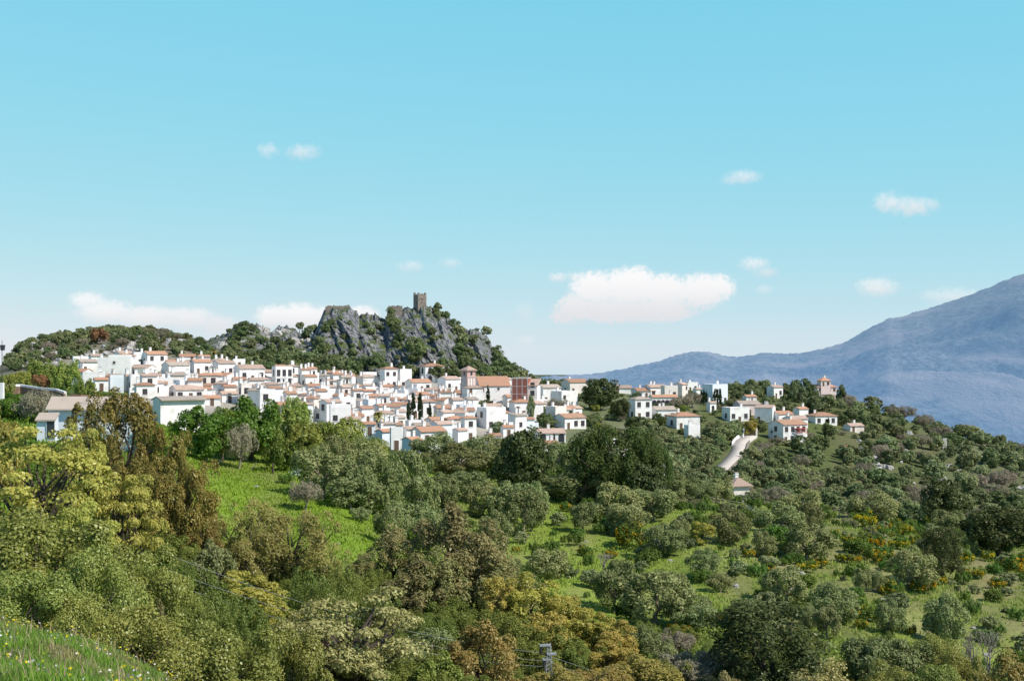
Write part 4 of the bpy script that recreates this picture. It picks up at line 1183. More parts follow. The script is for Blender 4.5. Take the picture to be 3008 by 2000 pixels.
ph(2010, 2050, 1122, 1150, FL, 20, p=.4); ph(2036, 2066, 1140, 1160, G, 25, tile='tile_b', p=.4); ph(1925, 1962, 1196, 1230, FL, 22, p=.6); ph(2330, 2374, 1196, 1226, G, 30, tile='tile_a', p=.5); ph(2180, 2222, 1160, 1184, G, 20, tile='tile_a', p=.3)
ph(2370, 2456, 1212, 1248, HI, 18, tile='tile_a', win='mid', p=.9, label='long white house with orange hip roof, rightmost large house on the hill')
ph(2479, 2536, 1244, 1270, G, 20, tile='tile_b', wall='cream', p=.3)
ph(1960, 2055, 1212, 1262, HI, 22, tile='tile_a', win='mid')
ph(2010, 2056, 1248, 1290, FL, 20, p=.3)
# middle and lower right
ph(1495, 1566, 1174, 1226, HI, 22, tile='tile_a', win='tall', p=1, front=3, label='white house with orange roof directly below the red brick building')
ph(1552, 1596, 1192, 1238, FL, 25, chim=0, p=.4, win='mid')
ph(1400, 1486, 1196, 1262, FL, 35, p=.4, win='mid')
ph(1420, 1476, 1186, 1215, G, 15, tile='tile_b')
ph(1624, 1722, 1216, 1262, G, 34, tile='tile_c', win='mid', chim=1, label='white gabled house with broad brown-red roof left of the stone pine')
ph(1470, 1510, 1250, 1284, G, 20, tile='tile_a', lo=255)
ph(1427, 1474, 1274, 1312, G, 25, tile='tile_a', lo=255)
ph(1568, 1662, 1260, 1300, G, 12, tile='tile_b', win='arch', p=1, front=3, door=False, lo=255, label='low white house with arched window beside the tall dark carob')
ph(1580, 1640, 1300, 1330, G, 15, tile='tile_a', lo=250)
# bottom centre
ph(1061, 1104, 1240, 1280, G, 10, wall='bluish', tile='tile_a', Y=300)
ph(1103, 1152, 1262, 1300, G, 48, wall='bluish', tile='tile_a', Y=285)
ph(1144, 1182, 1255, 1322, FL, 15, chim=0, p=.6, Y=278)
ph(1181, 1238, 1285, 1338, G, 50, tile='tile_a', wall='bluish', Y=270)
ph(1205, 1312, 1255, 1306, G, 32, tile='tile_a', win='mid', Y=285, p=.8, label='long white house with broad orange roof at the bottom centre of the village')
ph(1010, 1062, 1225, 1262, G, 20, tile='tile_b', Y=318)
# pavilion beside the lane
ph(2136, 2199, 1423, 1462, 'pyramid', 18, tile='tile_b', wall='cream', Y=254, rise=1.55, ratio=.9, label='small pavilion with pink pyramid roof below the lane', name='pavilion', cat='pavilion', group='single buildings', chim=1, p=.2, eave=.6)
ph(1915, 1956, 1352, 1408, G, 25, tile='tile_a', Y=222, p=.2, keep=False, label='white house with orange roof almost hidden behind the dark pines', eave=.3)
o = sc.objects.get('house')

# red balcony of the three-storey house
for (t_, pxc, pyc) in ():
    pass


# ---- fill of the dense village, row behind row
VIL = [(205, 1075), (300, 1080), (420, 1085), (640, 1095), (800, 1120), (950, 1128), (1050, 1120), (1230, 1130), (1330, 1140), (1420, 1165), (1500, 1180), (1640, 1190), (1720, 1210),
       (1690, 1240), (1560, 1275), (1480, 1290), (1400, 1300), (1250, 1320), (1130, 1310), (1040, 1280), (940, 1240), (850, 1235), (700, 1205), (590, 1195), (480, 1180), (400, 1170), (250, 1165)]
gh = random.Random(31)
for (l, r, t_, b_) in [(1190, 1244, 1164, 1246), (1256, 1270, 1188, 1238), (1088, 1136, 1212, 1252)]: HOUSE_KEEP.append((l, r, t_, b_, hit((l + r) / 2, b_, 280, 520)))
nfill = 0
for Yr in range(284, 500, 6):
    px = 200.0
    while px < 1740:
        wpx = gh.uniform(3.9, 6.9) / Yr * F * .95
        pc = px + wpx / 2; px += wpx * gh.uniform(.88, 1.15)
        Yh = Yr + gh.uniform(-3.5, 3.5)
        pb = gpy(pc, Yh)
        if not in_poly([pc], [pb], VIL)[0]: continue
        # leave gardens and the church square open
        if in_poly([pc], [pb], [(1310, 1168), (1500, 1168), (1500, 1215), (1330, 1200)])[0]: continue
        yaw = gh.choice([34, 30, 38, 26, 20, 42, -18, 12, 32, 48])
        w = wpx / F * Yh
        x = P(pc, 0, Yh + 4)[0]
        if any((x - h[4]) ** 2 + (Yh + 4 - h[5]) ** 2 < (h[6] + w * .5) ** 2 * .58 for h in HSPEC): continue
        Ht = gh.choice([4.2, 4.8, 5.4, 6.0, 3.8, 6.4])
        top = HZ - (gz(pc, Yh) + Ht) / Yh * F
        bad = False
        for (l, r, t, b, hy) in HOUSE_KEEP:
            if hy > Yh and pc + wpx / 2 > l + 3 and pc - wpx / 2 < r - 3 and top < b - min(12, (b - t) * .3) and pb > t:
                top2 = b - min(12, (b - t) * .3)
                if (pb - top2) / F * Yh > 3.9: top = top2
                else: bad = True; break
        if bad: continue
        roof = gh.choice([G, G, G, G, SH, FL, SH, HI, G, FL, G, HI])
        put_house(pc - wpx / 2, pc + wpx / 2, top, pb, roof, yaw, Y=Yh, keep=False, annex=True, name={'flat': 'flat_roofed_house', 'shed': 'lean_roofed_house'}.get(roof, 'house'), wall=gh.choice(['white'] * 7 + ['cream', 'cream', 'bluish']), tile=gh.choice(['tile_a', 'tile_b', 'tile_b', 'tile_a', 'tile_d', 'tile_c']),
                  p=gh.uniform(.5, .95), chim=gh.choice([0, 1, 1, 2]), win=gh.choice(['small', 'small', 'mid']))
        nfill += 1
# leave out houses the photograph could show nothing of: wholly behind nearer ones
def drop(o):
    for c in list(o.children): drop(c)
    bpy.data.objects.remove(o)


seen = np.zeros((520, 800), bool); ndrop = 0
for k in sorted(range(len(HSPEC)), key=lambda k: HSPEC[k][7]):
    l, r, t_, b_ = [int(q / 4) for q in HSPEC[k][:4]]
    area = seen[t_:b_ + 1, max(l, 0):r + 1]
    if not HOBJ[k][1] and 'annex' in [c.name.split('.')[0] for c in HOBJ[k][0].children] + ['annex'] and HOBJ[k][0]['category'] == 'house' and area.mean() > .86:
        THINGS[:] = [q for q in THINGS if q[0] is not HOBJ[k][0]]
        drop(HOBJ[k][0]); ndrop += 1
        continue
    seen[t_ + 1:b_ + 12, max(l, 0) + 1:r] = True
print('FILL', nfill, 'ALL', len(HSPEC), 'DROPPED', ndrop)

# ------------------------------------------------------------------ church: bell tower and nave
def at(px, Y, py=None):
    return P(px, py if py is not None else gpy(px, Y), Y)


Yc = 432.0
x, _, _ = P(1376, 0, Yc); zb = (HZ - 1152) / F * Yc
t = new_obj('church_tower', None, None, (x, Yc, zb), R(38))
tag(t, 'square rose and white church bell tower with arched openings and pyramid roof', 'church tower')
s = 1.80
Hb = (1152 - 1108) / F * Yc; Hm = 5.5
mb = MB(); mb.box(-s / 1, s / 1, -s, s, -3, Hb); mb.build('base', M['white'], t)
pl = MB()
for i in (-1, -.36, .36, 1):
    c_ = i * (s - .22)
    for (ax) in (0, 1):
        for sg in (-1, 1):
            u0, u1 = c_ - .22, c_ + .22
            if ax == 0: pl.box(u0, u1, sg * (s + .05) - .05, sg * (s + .05) + .05, -1, Hb - .3)
            else: pl.box(sg * (s + .05) - .05, sg * (s + .05) + .05, u0, u1, -1, Hb - .3)
pl.build('pilaster', M['brick_pale'], t)
mb = MB(); mb.box(-s - .22, s + .22, -s - .22, s + .22, Hb + .002, Hb + .45); mb.build('cornice', M['brick_pale'], t)
mb = MB(); mb.box(-s + .12, s - .12, -s + .12, s - .12, Hb + .45, Hm + 1.6); mb.build('belfry', M['brick_pale'], t)
for k in range(4):
    q = R(90 * k); r_ = s - .12
    new_obj('bell_opening', window_mesh(.85, 1.5, True, M['brick_pale']), t, (math.sin(q) * r_, -math.cos(q) * r_, Hb + .62), q)
mb = MB(); mb.box(-s - .25, s + .25, -s - .25, s + .25, Hm + 1.602, Hm + 1.95)
mb.build('eaves', M['brick_pale'], t)
mb = MB(); e = s + .5; zz = Hm + 1.95
mb.add([(-e, -e, zz + .01), (e, -e, zz + .01), (e, e, zz + .01), (-e, e, zz + .01), (0, 0, zz + 1.5)], [(0, 3, 2, 1), (0, 1, 4), (1, 2, 4), (2, 3, 4), (3, 0, 4)])
rf = mb.build('roof', M['tile_b'], t)
mb = MB(); mb.tube([(0, 0, zz + 1.4), (0, 0, zz + 2.4)], [.07, .04], 6); mb.box(-.28, .28, -.04, .04, zz + 2.0, zz + 2.1)
mb.build('cross', M['iron'], t)

put_house(1390, 1500, 1122, 1152, G, 14, Y=432, tile='tile_a', wall='white', p=.15, chim=0, ratio=.85, rise=3.0, name='church_nave', cat='church', group='church buildings', label='wide church nave with big pale tile roof right of the bell tower', win='tiny')
put_house(1358, 1420, 1136, 1160, HI, 24, Y=420, tile='tile_b', wall='white', p=.2, chim=0, name='church_chapel', cat='church', group='church buildings', label='hip-roofed chapel in front of the church nave', win='tiny')
put_house(1470, 1508, 1110, 1150, G, 60, Y=446, tile='tile_b', wall='white', p=.1, chim=0, name='church_transept', cat='church', group='church buildings', label='tall gabled church transept directly left of the red brick building')

# red brick building with concrete frame
Yb = 412.0
xl, _, _ = P(1503, 0, Yb); xr, _, _ = P(1549, 0, Yb)
zb = (HZ - 1180) / F * Yb; wbl = (xr - xl) / math.cos(R(12)); hb = (1180 - 1112) / F * Yb
t = new_obj('brick_building', None, None, ((xl + xr) / 2, Yb, zb), R(-10))
tag(t, 'unrendered red brick building end wall with pale concrete frame, right of the church', 'building')
mb = MB(); mb.box(-wbl / 2, wbl / 2, 0, 8, -3, hb); mb.build('brick_wall', M['brick'], t)
fr = MB()
for i in range(4):
    u = -wbl / 2 + i * wbl / 3; u0 = max(-wbl / 2 - .02, u - .13); fr.box(u0, u0 + .26, -.06, .1, -1, hb)
for i in range(4):
    v_ = hb * (i + .0) / 3
    for j in range(3): fr.box(-wbl / 2 + j * wbl / 3 + .14, -wbl / 2 + (j + 1) * wbl / 3 - .14, -.05, .1, v_ - .1, v_ + .12)
fr.build('concrete_frame', M['concrete'], t)
mb = MB(); mb.box(wbl / 2 + .005, wbl / 2 + 3.0, 1.0, 8.0, -3, hb - 2.4); mb.build('white_wing', M['white'], t)
for z_ in (2.0, 4.6): new_obj('window', WIN['mid'], t, (wbl / 2 + 1.5, 1.0, z_))
mb = MB(); mb.add([(wbl / 2 + .01, .7, hb - 2.38), (wbl / 2 + 3.3, .7, hb - 2.38), (wbl / 2 + 3.3, 8.2, hb - .4), (wbl / 2 + .01, 8.2, hb - .4), (wbl / 2 + .01, .7, hb - 2.2), (wbl / 2 + 3.3, .7, hb - 2.2), (wbl / 2 + 3.3, 8.2, hb - .2), (wbl / 2 + .01, 8.2, hb - .2)],
                  [(0, 3, 2, 1), (4, 5, 6, 7), (0, 1, 5, 4), (1, 2, 6, 5), (2, 3, 7, 6), (3, 0, 4, 7)])
mb.build('roof', M['tile_b'], t)
mb = MB(); mb.box(-wbl / 2, wbl / 2, 0, 8, hb + .002, hb + .3); mb.build('roof_slab', M['concrete'], t)

# arcaded house: long lower wing with dark arches and tile roof
Ya = hit((1905 + 1988) / 2, 1193, 300, 600)
o = put_house(1906, 1990, 1160, 1196, G, 12, tile='tile_a', p=0, door=False, win='arch', chim=1, ratio=.45, label='long white wing with dark arcade and orange roof right of the boxy villa')
wdt = (1990 - 1906) / F * Ya / (math.cos(R(12)) + .45 * math.sin(R(12)))
for i in range(6):
    new_obj('arch_opening', WIN['arch'], o, (-wdt / 2 + (i + .5) * wdt / 6, -.45 * wdt / 2, .3))

# barn on the left
Yn = 150.0
o = put_house(152, 430, 1169, 1278, G, 4, Y=Yn, tile='tile_d', wall='bluish', p=0, door=False, chim=0, ratio=.32, rise=1.0, keep=False, name='barn', cat='barn', group='single buildings', label='long white barn with pale tile roof behind the tall eucalyptus', found=3, eave=.7)
hwb = None
b_w = (430 - 152) / F * Yn / (math.cos(R(4)) + .32 * math.sin(R(4))); b_d = .32 * b_w
bw = MB(); bw.box(-.55, .55, -.05, .1, -.05, .85, 0); bw.box(-.48, .48, -.09, .05, 0, .78, 1); [bw.box(-.45 + k * .3, -.42 + k * .3, -.12, -.08, 0, .78, 2) for k in range(4)]
wo = new_obj('window', bw.mesh('barn_window', [M['frame'], M['glass'], M['iron']]), o, (-b_w / 2 + (222 - 152) / 278 * b_w, -b_d / 2, 1.3))
dm = MB(); dm.box(-.5, .5, -.05, .1, 0, 2.0, 0); dm.box(-.42, .42, -.08, .05, 0, 1.92, 1)
sh = put_house(112, 168, 1222, 1290, SH, 6, Y=146, tile='tile_d', wall='bluish', p=0, door=False, chim=0, rise=.6, keep=False, name='shed', cat='shed', group='single buildings', label='low white lean-to shed at the left end of the barn', found=3)
new_obj('doorway', dm.mesh('shed_doorway', [M['white'], M['glass']]), sh, (.55, -.83 * 1, .2))
put_house(452, 600, 1167, 1290, G, 36, Y=216, tile='tile_d', wall='white', p=0, door=False, chim=0, ratio=.45, rise=.4, keep=False, name='barn', cat='barn', group='single buildings', label='white barn wall showing between the eucalyptus and the green carob', found=3, eave=.7)

# ------------------------------------------------------------------ castle
Yk = 566.0
x, _, _ = P(1233.5, 0, Yk); zb = (HZ - 906) / F * Yk
t = new_obj('castle_tower', None, None, (x, Yk, zb), R(33))
tag(t, 'square ruined stone castle tower with broken battlements on top of the crag', 'castle tower')
s = 39 / F * Yk / 2 / (math.cos(R(33)) + math.sin(R(33))); hk = (906 - 867) / F * Yk
mb = MB(); mb.box(-s, s, -s, s, -4, hk); mb.build('wall', M['ruin'], t)
g = random.Random(5)
for (cx, cy, ww, hh) in [(-s + .5, -s + .35, .9, 1.0), (s - .5, -s + .35, .9, 1.1), (-s + .4, s - .4, .8, 1.3), (s - .45, s - .4, .8, .9), (-.1, -s + .35, .8, .45), (s - .35, .3, .7, .6), (-s + .35, .4, .7, .5)]:
    m2 = MB(); w2 = ww / 2; n = 7
    if hh > .95:
        pts = [(-w2, 0), (w2, 0)] + [(w2 * math.cos(math.pi * i / n), hh * .5 + hh * .5 * math.sin(math.pi * i / n)) for i in range(n + 1)]
        m2.prism(pts, -.34, .34)
    else:
        m2.prism([(-w2, 0), (w2, 0), (w2 * .9, hh), (-w2 * .4, hh * .8)], -.34, .34)
    m2.build('battlement', M['ruin'], t, loc=(cx, cy, hk + .003))
for (fx, fz) in ((.1, 3.6), (-.5, 2.0)):
    new_obj('arrow_slit', WIN['tiny'], t, (fx, -s, fz))
for (l, r, tp, bs, lab) in [(1138, 1182, 896, 932, 'ruined dark stone castle wall left of the tower'), (956, 1024, 897, 914, 'ruined flat-topped stone wall on the left summit of the crag')]:
    Yw = 560.0; zb = (HZ - bs) / F * Yw; hh = (bs - tp) / F * Yw; w2 = (r - l) / F * Yw / 2
    t = MB(); g = random.Random(l)
    n = 9; top = [(w2 - 2 * w2 * i / n, hh * (1 - g.random() * .14 - (.18 if i in (n,) else 0))) for i in range(n + 1)]
    t.prism([(-w2, -6), (w2, -6)] + top, 0, 3.0)
    x = P((l + r) / 2, 0, Yw)[0]
    o = t.build('castle_wall', M['ruin'], loc=(x, Yw, zb), rz=R(8)); tag(o, lab, 'ruined wall', 'ruined castle walls')

# ------------------------------------------------------------------ lane, walls, fences
def ribbon(pts, hw_, lift, name, material, thick=.0):
    n = len(pts); P2 = []
    fine = []
    for i in range(n - 1):
        for k in range(8):
            t_ = k / 8; fine.append((pts[i][0] * (1 - t_) + pts[i + 1][0] * t_, pts[i][1] * (1 - t_) + pts[i + 1][1] * t_))
    fine.append(pts[-1])
    f2 = np.array(fine)
    for _ in range(3): f2[1:-1] = (f2[:-2] + 2 * f2[1:-1] + f2[2:]) / 4
    v = []
    zs = [max(gzx(p[0] + dx, p[1] + dy) for dx in (-hw_, 0, hw_) for dy in (-1.5, 0, 1.5)) for p in f2]
    zs = np.convolve(np.pad(zs, 3, mode='edge'), np.ones(7) / 7, 'valid')
    for i, p in enumerate(f2):
        d = f2[min(i + 1, len(f2) - 1)] - f2[max(i - 1, 0)]; d = d / (np.linalg.norm(d) + 1e-9); nx_, ny_ = -d[1], d[0]
        for sg in (1, -1): v.append((p[0] + nx_ * hw_ * sg, p[1] + ny_ * hw_ * sg, zs[i] + lift))
    m = len(f2)
    V = np.array(v + [(a, b, c - .9) for a, b, c in v])
    Q = [(2 * i, 2 * i + 1, 2 * i + 3, 2 * i + 2) for i in range(m - 1)]
    o_ = 2 * m
    Q += [(2 * i, 2 * i + 2, o_ + 2 * i + 2, o_ + 2 * i) for i in range(m - 1)] + [(2 * i + 1, o_ + 2 * i + 1, o_ + 2 * i + 3, 2 * i + 3) for i in range(m - 1)]
    Q.append((0, o_, o_ + 1, 1))
    return new_obj(name, np_mesh(name, V, Q, mats=[material])), f2, zs


M['lane'] = rough_mat('pale_concrete_lane', (0.52, 0.47, 0.42), (0.62, 0.57, 0.52), .5, (0.42, 0.37, 0.32), 1.5)
o, lane, lz = ribbon(ROADW, 2.05, .14, 'lane', M['lane'])
tag(o, kind='structure')


def wall_along(pts, h, th, material, name, label, lift=0, zs=None, cat='wall', group=None):
    mb = MB()
    for i in range(len(pts) - 1):
        (x0, y0), (x1, y1) = pts[i], pts[i + 1]
        z0 = zs[i] if zs is not None else gzx(x0, y0); z1 = zs[i + 1] if zs is not None else gzx(x1, y1)
        d = Vector((x1 - x0, y1 - y0, 0)).normalized(); nn = Vector((-d.y, d.x, 0)) * th / 2
        v = []
        for (x, y, z) in ((x0, y0, z0), (x1, y1, z1)):
            for sg in (-1, 1):
                v += [(x + nn.x * sg, y + nn.y * sg, z - 2), (x + nn.x * sg, y + nn.y * sg, z + h)]
        mb.add(v, [(0, 1, 3, 2), (4, 6, 7, 5), (0, 4, 5, 1), (2, 3, 7, 6), (1, 5, 7, 3)])
    return tag(mb.build(name, material), label, cat, group)


def offset(pts, q):
    r = []
    for i, p in enumerate(pts):
        d = pts[min(i + 1, len(pts) - 1)] - pts[max(i - 1, 0)]; d = d / np.linalg.norm(d)
        r.append((p[0] - d[1] * q, p[1] + d[0] * q))
    return r


rt = offset(lane, -2.25); lt = offset(lane, 2.25)
wall_along(rt[4:46], .55, .3, M['drystone'], 'stone_wall', 'low dry-stone wall along the right side of the lane', zs=lz[4:46])
wall_along(lt[38:56], 1.2, .25, M['white'], 'white_wall', 'white garden wall at the upper left of the lane', zs=lz[36:56])
# gate at the top of the lane
gx, gy = lane[-1]; t = new_obj('lane_gate', None, None, (gx, gy + .5, lz[-1] + .1), R(5)); tag(t, 'reddish brown gate with two white posts closing the top of the lane', 'gate')
for sg in (-1, 1):
    mb = MB(); mb.box(sg * 2.1 - .3, sg * 2.1 + .3, -.3, .3, -1, 2.3); mb.build('gate_post', M['cream'], t)
mb = MB(); [mb.box(-1.75 + k * .25, -1.65 + k * .25, -.04, .04, .1, 1.7) for k in range(15)]; mb.box(-1.78, 1.78, -.06, -.042, .2, .32); mb.box(-1.78, 1.78, -.06, -.042, 1.4, 1.52); mb.build('gate_bars', M['earthwall'], t)
# brown and white retaining walls at the left
def wpts(l): return [(P(a, 0, Y)[0], Y) for a, Y in l]
wall_along(wpts([(20, 252), (60, 254), (110, 252), (165, 250), (190, 246)]), 1.5, .4, M['earthwall'], 'retaining_wall', 'brown retaining wall with white coping at the left, above the barn')
wall_along(wpts([(20, 253.2), (60, 255.2), (110, 253.2), (165, 251.2), (192, 247.2)]), 1.85, .5, M['white'], 'white_wall', 'white garden wall behind the brown retaining wall at the left')
wall_along(wpts([(205, 246), (235, 246), (272, 248)]), 1.6, .4, M['earthwall'], 'retaining_wall', 'brown retaining wall under the trees right of the white garden wall')
wall_along(wpts([(1470, 300), (1500, 301), (1545, 300)]), 1.6, .3, M['white'], 'white_wall', 'white garden wall at the foot of the village behind the dark carob')
wall_along(wpts([(1790, 318), (1820, 318), (1842, 320)]), 2.4, .3, M['white'], 'white_wall', 'plain white wall right above the stone pine')
wall_along(wpts([(1766, 352), (1790, 352), (1812, 354)]), 2.0, .3, M['white'], 'white_wall', 'white terrace wall under the dark round tree')
wall_along(wpts([(2126, 408), (2160, 408), (2184, 405)]), 1.6, .3, M['white'], 'white_wall', 'white terrace wall in front of the villa at the top of the lane')
wall_along(wpts([(1330, 396), (1400, 394), (1470, 392)]), 2.2, .4, M['ochre'], 'stone_wall', 'ochre retaining wall under the church garden')
mb = MB(); mb.box(-.9, .9, -.3, .3, -2, 4.2); x = P(2774, 0, 455)[0]
tag(mb.build('white_ruin', M['stone'], loc=(x, 455, gzx(x, 455)), rz=R(20)), 'tall pale stone slab standing among scrub on the right slope', 'ruin')
mb = MB(); mb.box(-.5, .5, -.5, .5, -2, 3.6); mb.box(-.6, .6, -.6, .6, 3.6, 3.9); x = P(2483, 0, 392)[0]
tag(mb.build('brick_pillar', M['tile_a'], loc=(x, 392, gzx(x, 392) + 1.2)), 'orange brick pillar alone in the scrub of the right hill', 'pillar')


def fence(pts, name, label, h=1.2, rails=2, wire=False):
    t = new_obj(name, None, None, (pts[0][0], pts[0][1], gzx(*pts[0])))
    tag(t, label, 'fence')
    o0 = t.location
    top = []
    for (x, y) in pts:
        z = gzx(x, y); mb = MB(); mb.tube([(0, 0, -.4), (0, 0, h)], [.06, .05], 6)
        mb.build('post', M['twig'], t, loc=(x - o0.x, y - o0.y, z - o0.z)); top.append((x - o0.x, y - o0.y, z - o0.z))
    for k in range(rails):
        q = h * (.92 - .45 * k); mb = MB(); mb.tube([(a, b, c + q) for a, b, c in top], [.045] * len(top), 5); mb.build('rail', M['twig'], t)


def line(a, b, n):
    r = []
    for i in range(n + 1):
        px = a[0] + (b[0] - a[0]) * i / n; py = a[1] + (b[1] - a[1]) * i / n
        Y = 218 + 5 * i / n; r.append((P(px, 0, Y)[0], Y))
    return r


fence(line((2050, 1470), (2186, 1492), 9), 'rail_fence', 'wooden post and rail fence on the crest left of the agave')
fence(line((1808, 1440), (1852, 1450), 3), 'rail_fence', 'short wooden fence under the dark pines')
fence(line((2430, 1520), (2500, 1525), 6), 'wire_fence', 'thin fence at the top edge of the flowering slope')

# ------------------------------------------------------------------ pylon and wires
Yp = 87.0
x, _, zt = P(1612, 1889, Yp)
zg = gz(1612, Yp)
t = new_obj('power_pylon', None, None, (x, Yp, zg), R(12)); tag(t, 'galvanised lattice power pylon rising from the dark green thicket', 'pylon')
hp = zt - zg
mb = MB()
for sx in (-1, 1):
    for sy in (-1, 1): mb.tube([(sx * .34, sy * .34, -.5), (sx * .10, sy * .10, hp)], [.03, .024], 4)
n = 14
for i in range(n):
    a_ = .34 - .22 * i / n; b_ = .34 - .22 * (i + 1) / n; z0, z1 = hp * i / n, hp * (i + 1) / n
    for (p0, p1) in (((-a_, -a_, z0), (b_, -b_, z1)), ((a_, -a_, z0), (b_, b_, z1)), ((a_, a_, z0), (-b_, b_, z1)), ((-a_, a_, z0), (-b_, -b_, z1))): mb.tube([p0, p1], [.022, .022], 4)
mb.build('mast', M['galv'], t)
arms = [(-.66, .1, hp - .1), (-.15, .5, hp - .7), (-.45, .1, hp - 1.05)]
ends = []
for (a0, a1, z_) in arms:
    mb = MB(); mb.box(a0, a1, -.08, .08, z_ - .06, z_ + .06); mb.box(a0, a1, -.2, -.1, z_ - .05, z_ + .05); mb.build('crossarm', M['galv'], t)
    for e_ in (a0 + .1,):
        mb = MB(); mb.tube([(e_, -.05, z_ - .06), (e_, -.05, z_ - .2), (e_, -.05, z_ - .55)], [.05, .09, .08], 8); mb.build('insulator', M['glass'], t)
        ends.append((x + e_ * math.cos(R(12)), Yp + e_ * math.sin(R(12)), zg + z_ - .5))
lefts = [(480, 1622, 74), (480, 1668, 74), (480, 1704, 74)]
rights = [(2300, 2110, 96), (2300, 2150, 96), (2300, 2190, 96)]
for i in range(3):
    A = Vector(P(*[lefts[i][0], lefts[i][1], lefts[i][2]])); Bv = Vector(ends[i]); Cc = Vector(P(*rights[i]))
    mb = MB()
    for (p0, p1, sag) in ((A, Bv, .9), (Bv, Cc, .4)):
        pts = [tuple(p0.lerp(p1, k / 24) - Vector((0, 0, sag * 4 * (k / 24) * (1 - k / 24)))) for k in range(25)]
        mb.tube(pts, [.011] * 25, 4)
    tag(mb.build('power_line', M['galv']), ['top', 'middle', 'lowest'][i] + ' of the three wires crossing the ravine to the pylon', 'wire', 'power lines')
# street lamp at the left edge
x = P(6, 0, 230)[0]; zg = gz(6, 230)
t = new_obj('street_lamp', None, None, (x, 230, zg)); tag(t, 'thin lamp post with dark lantern at the far left edge', 'street lamp')
hl = (HZ - 1000) / F * 230 - zg
mb = MB(); mb.tube([(0, 0, -.3), (0, 0, hl)], [.09, .05], 8); mb.build('post', M['iron'], t)
mb = MB(); mb.prism([(-.25, -1.6), (.25, -1.6), (.4, -.6), (-.4, -.6)], -.3, .3); mb.build('lantern', M['iron'], t, loc=(.1, 0, hl - .2))
mb = MB(); mb.box(-.35, .35, -.35, .35, -.5, 4.0); mb.build('white_pillar', M['white'], loc=(P(4, 0, 200)[0], 200, gz(4, 200)))
tag(sc.objects['white_pillar'], 'white gate pillar at the far left edge under the lamp', 'pillar')

# ------------------------------------------------------------------ trees in and around the village
G_CY = 'cypresses'
for (x, t, b, w, Y, lab) in [(1200, 1180, 1248, 16, 309, 'short dark cypress, leftmost of the village group of four'), (1214, 1163, 1248, 17, 308, 'tall dark cypress, second from left in the village group of four'),
                             (1234, 1162, 1250, 19, 307, 'tallest broad cypress, third in the village group of four'), (1263, 1186, 1240, 13, 308, 'thin cypress, rightmost of the village group of four'),
                             (1404, 1160, 1196, 11, 384, 'small cypress in the church garden, left one'), (1434, 1136, 1192, 13, 386, 'taller cypress in the church garden, right one'),
                             (1581, 1133, 1166, 9, 402, 'thin cypress right of the red brick building'), (2060, 1150, 1188, 11, 440, None), (2068, 1146, 1190, 12, 438, None), (2075, 1152, 1188, 11, 442, None),
                             (2098, 1152, 1192, 11, 438, None), (2107, 1147, 1195, 12, 436, None), (2116, 1150, 1194, 11, 438, None), (2433, 1228, 1250, 9, 408, 'short cypress in front of the rightmost large house'),
                             (2424, 1250, 1294, 10, 396, 'cypress below the rightmost large house on the hill'), (2086, 1182, 1208, 9, 424, None)]:
    put('cypress', 'cypress_tree', x, t - (b - t) * .10, b, w * .85, 'dark thin cypress', Y=None, lo=280, group=G_CY, label=lab, lmset='house')
put('thick', 'round_tree', 1761, 1110, 1206, 88, '', lo=300, var=0, label='big dark round tree standing above the right village houses')
put('thick', 'round_tree', 1822, 1168, 1236, 56, '', lo=300, var=1, label='dark round tree right of and below the big dark round tree')
put('pine', 'umbrella_tree', 1934, 1208, 1262, 42, '', lo=300, var=0, label='small umbrella-shaped tree in front of the white villa')
put('thick', 'round_tree', 1872, 1222, 1270, 62, '', lo=300, var=0, label='dark spreading tree beneath the boxy white villa')
put('scrub', 'garden_tree', 1560, 1158, 1184, 24, '', Y=398, label='small dark tree at the right edge of the red brick building')
for (x, t, b, w, Y) in [(1640, 1168, 1225, 80, 372), (2008, 1160, 1205, 60, 420), (1985, 1170, 1210, 40, 420), (2035, 1150, 1200, 50, 430)]:
    put('grey', 'leafless_tree', x, t, b, w, 'pale leafless tree', lo=280, group='pale leafless trees among the houses', lmset='house')
for (x, t, b, w, Y) in [(1610, 1222, 1262, 50, 330), (1590, 1190, 1232, 45, 350), (1380, 1170, 1200, 40, 380), (1410, 1175, 1205, 40, 378), (1440, 1172, 1206, 44, 378), (1355, 1168, 1196, 40, 386), (1465, 1236, 1275, 46, 312), (1360, 1222, 1250, 26, 330),
                        (1470, 1200, 1235, 30, 350), (2230, 1228, 1268, 50, 400), (2290, 1240, 1290, 55, 380), (1940, 1180, 1206, 50, 424), (1866, 1150, 1184, 34, 430), (1600, 1210, 1250, 50, 340), (1690, 1205, 1240, 50, 350), (1740, 1215, 1250, 60, 345)]:
    put('scrubdark', 'garden_tree', x, t, b, w, 'dark garden tree', lo=260, group='garden trees among the houses', lmset='house')
put('gold', 'ochre_tree', 2203, 1226, 1282, 52, '', lo=300, var=1, label='rounded ochre tree above the gate of the lane')
put('drybush', 'dry_tree', 291, 962, 992, 48, '', Y=545, label='round orange-brown tree on the left hill', name='dry_tree' if False else None) if False else None


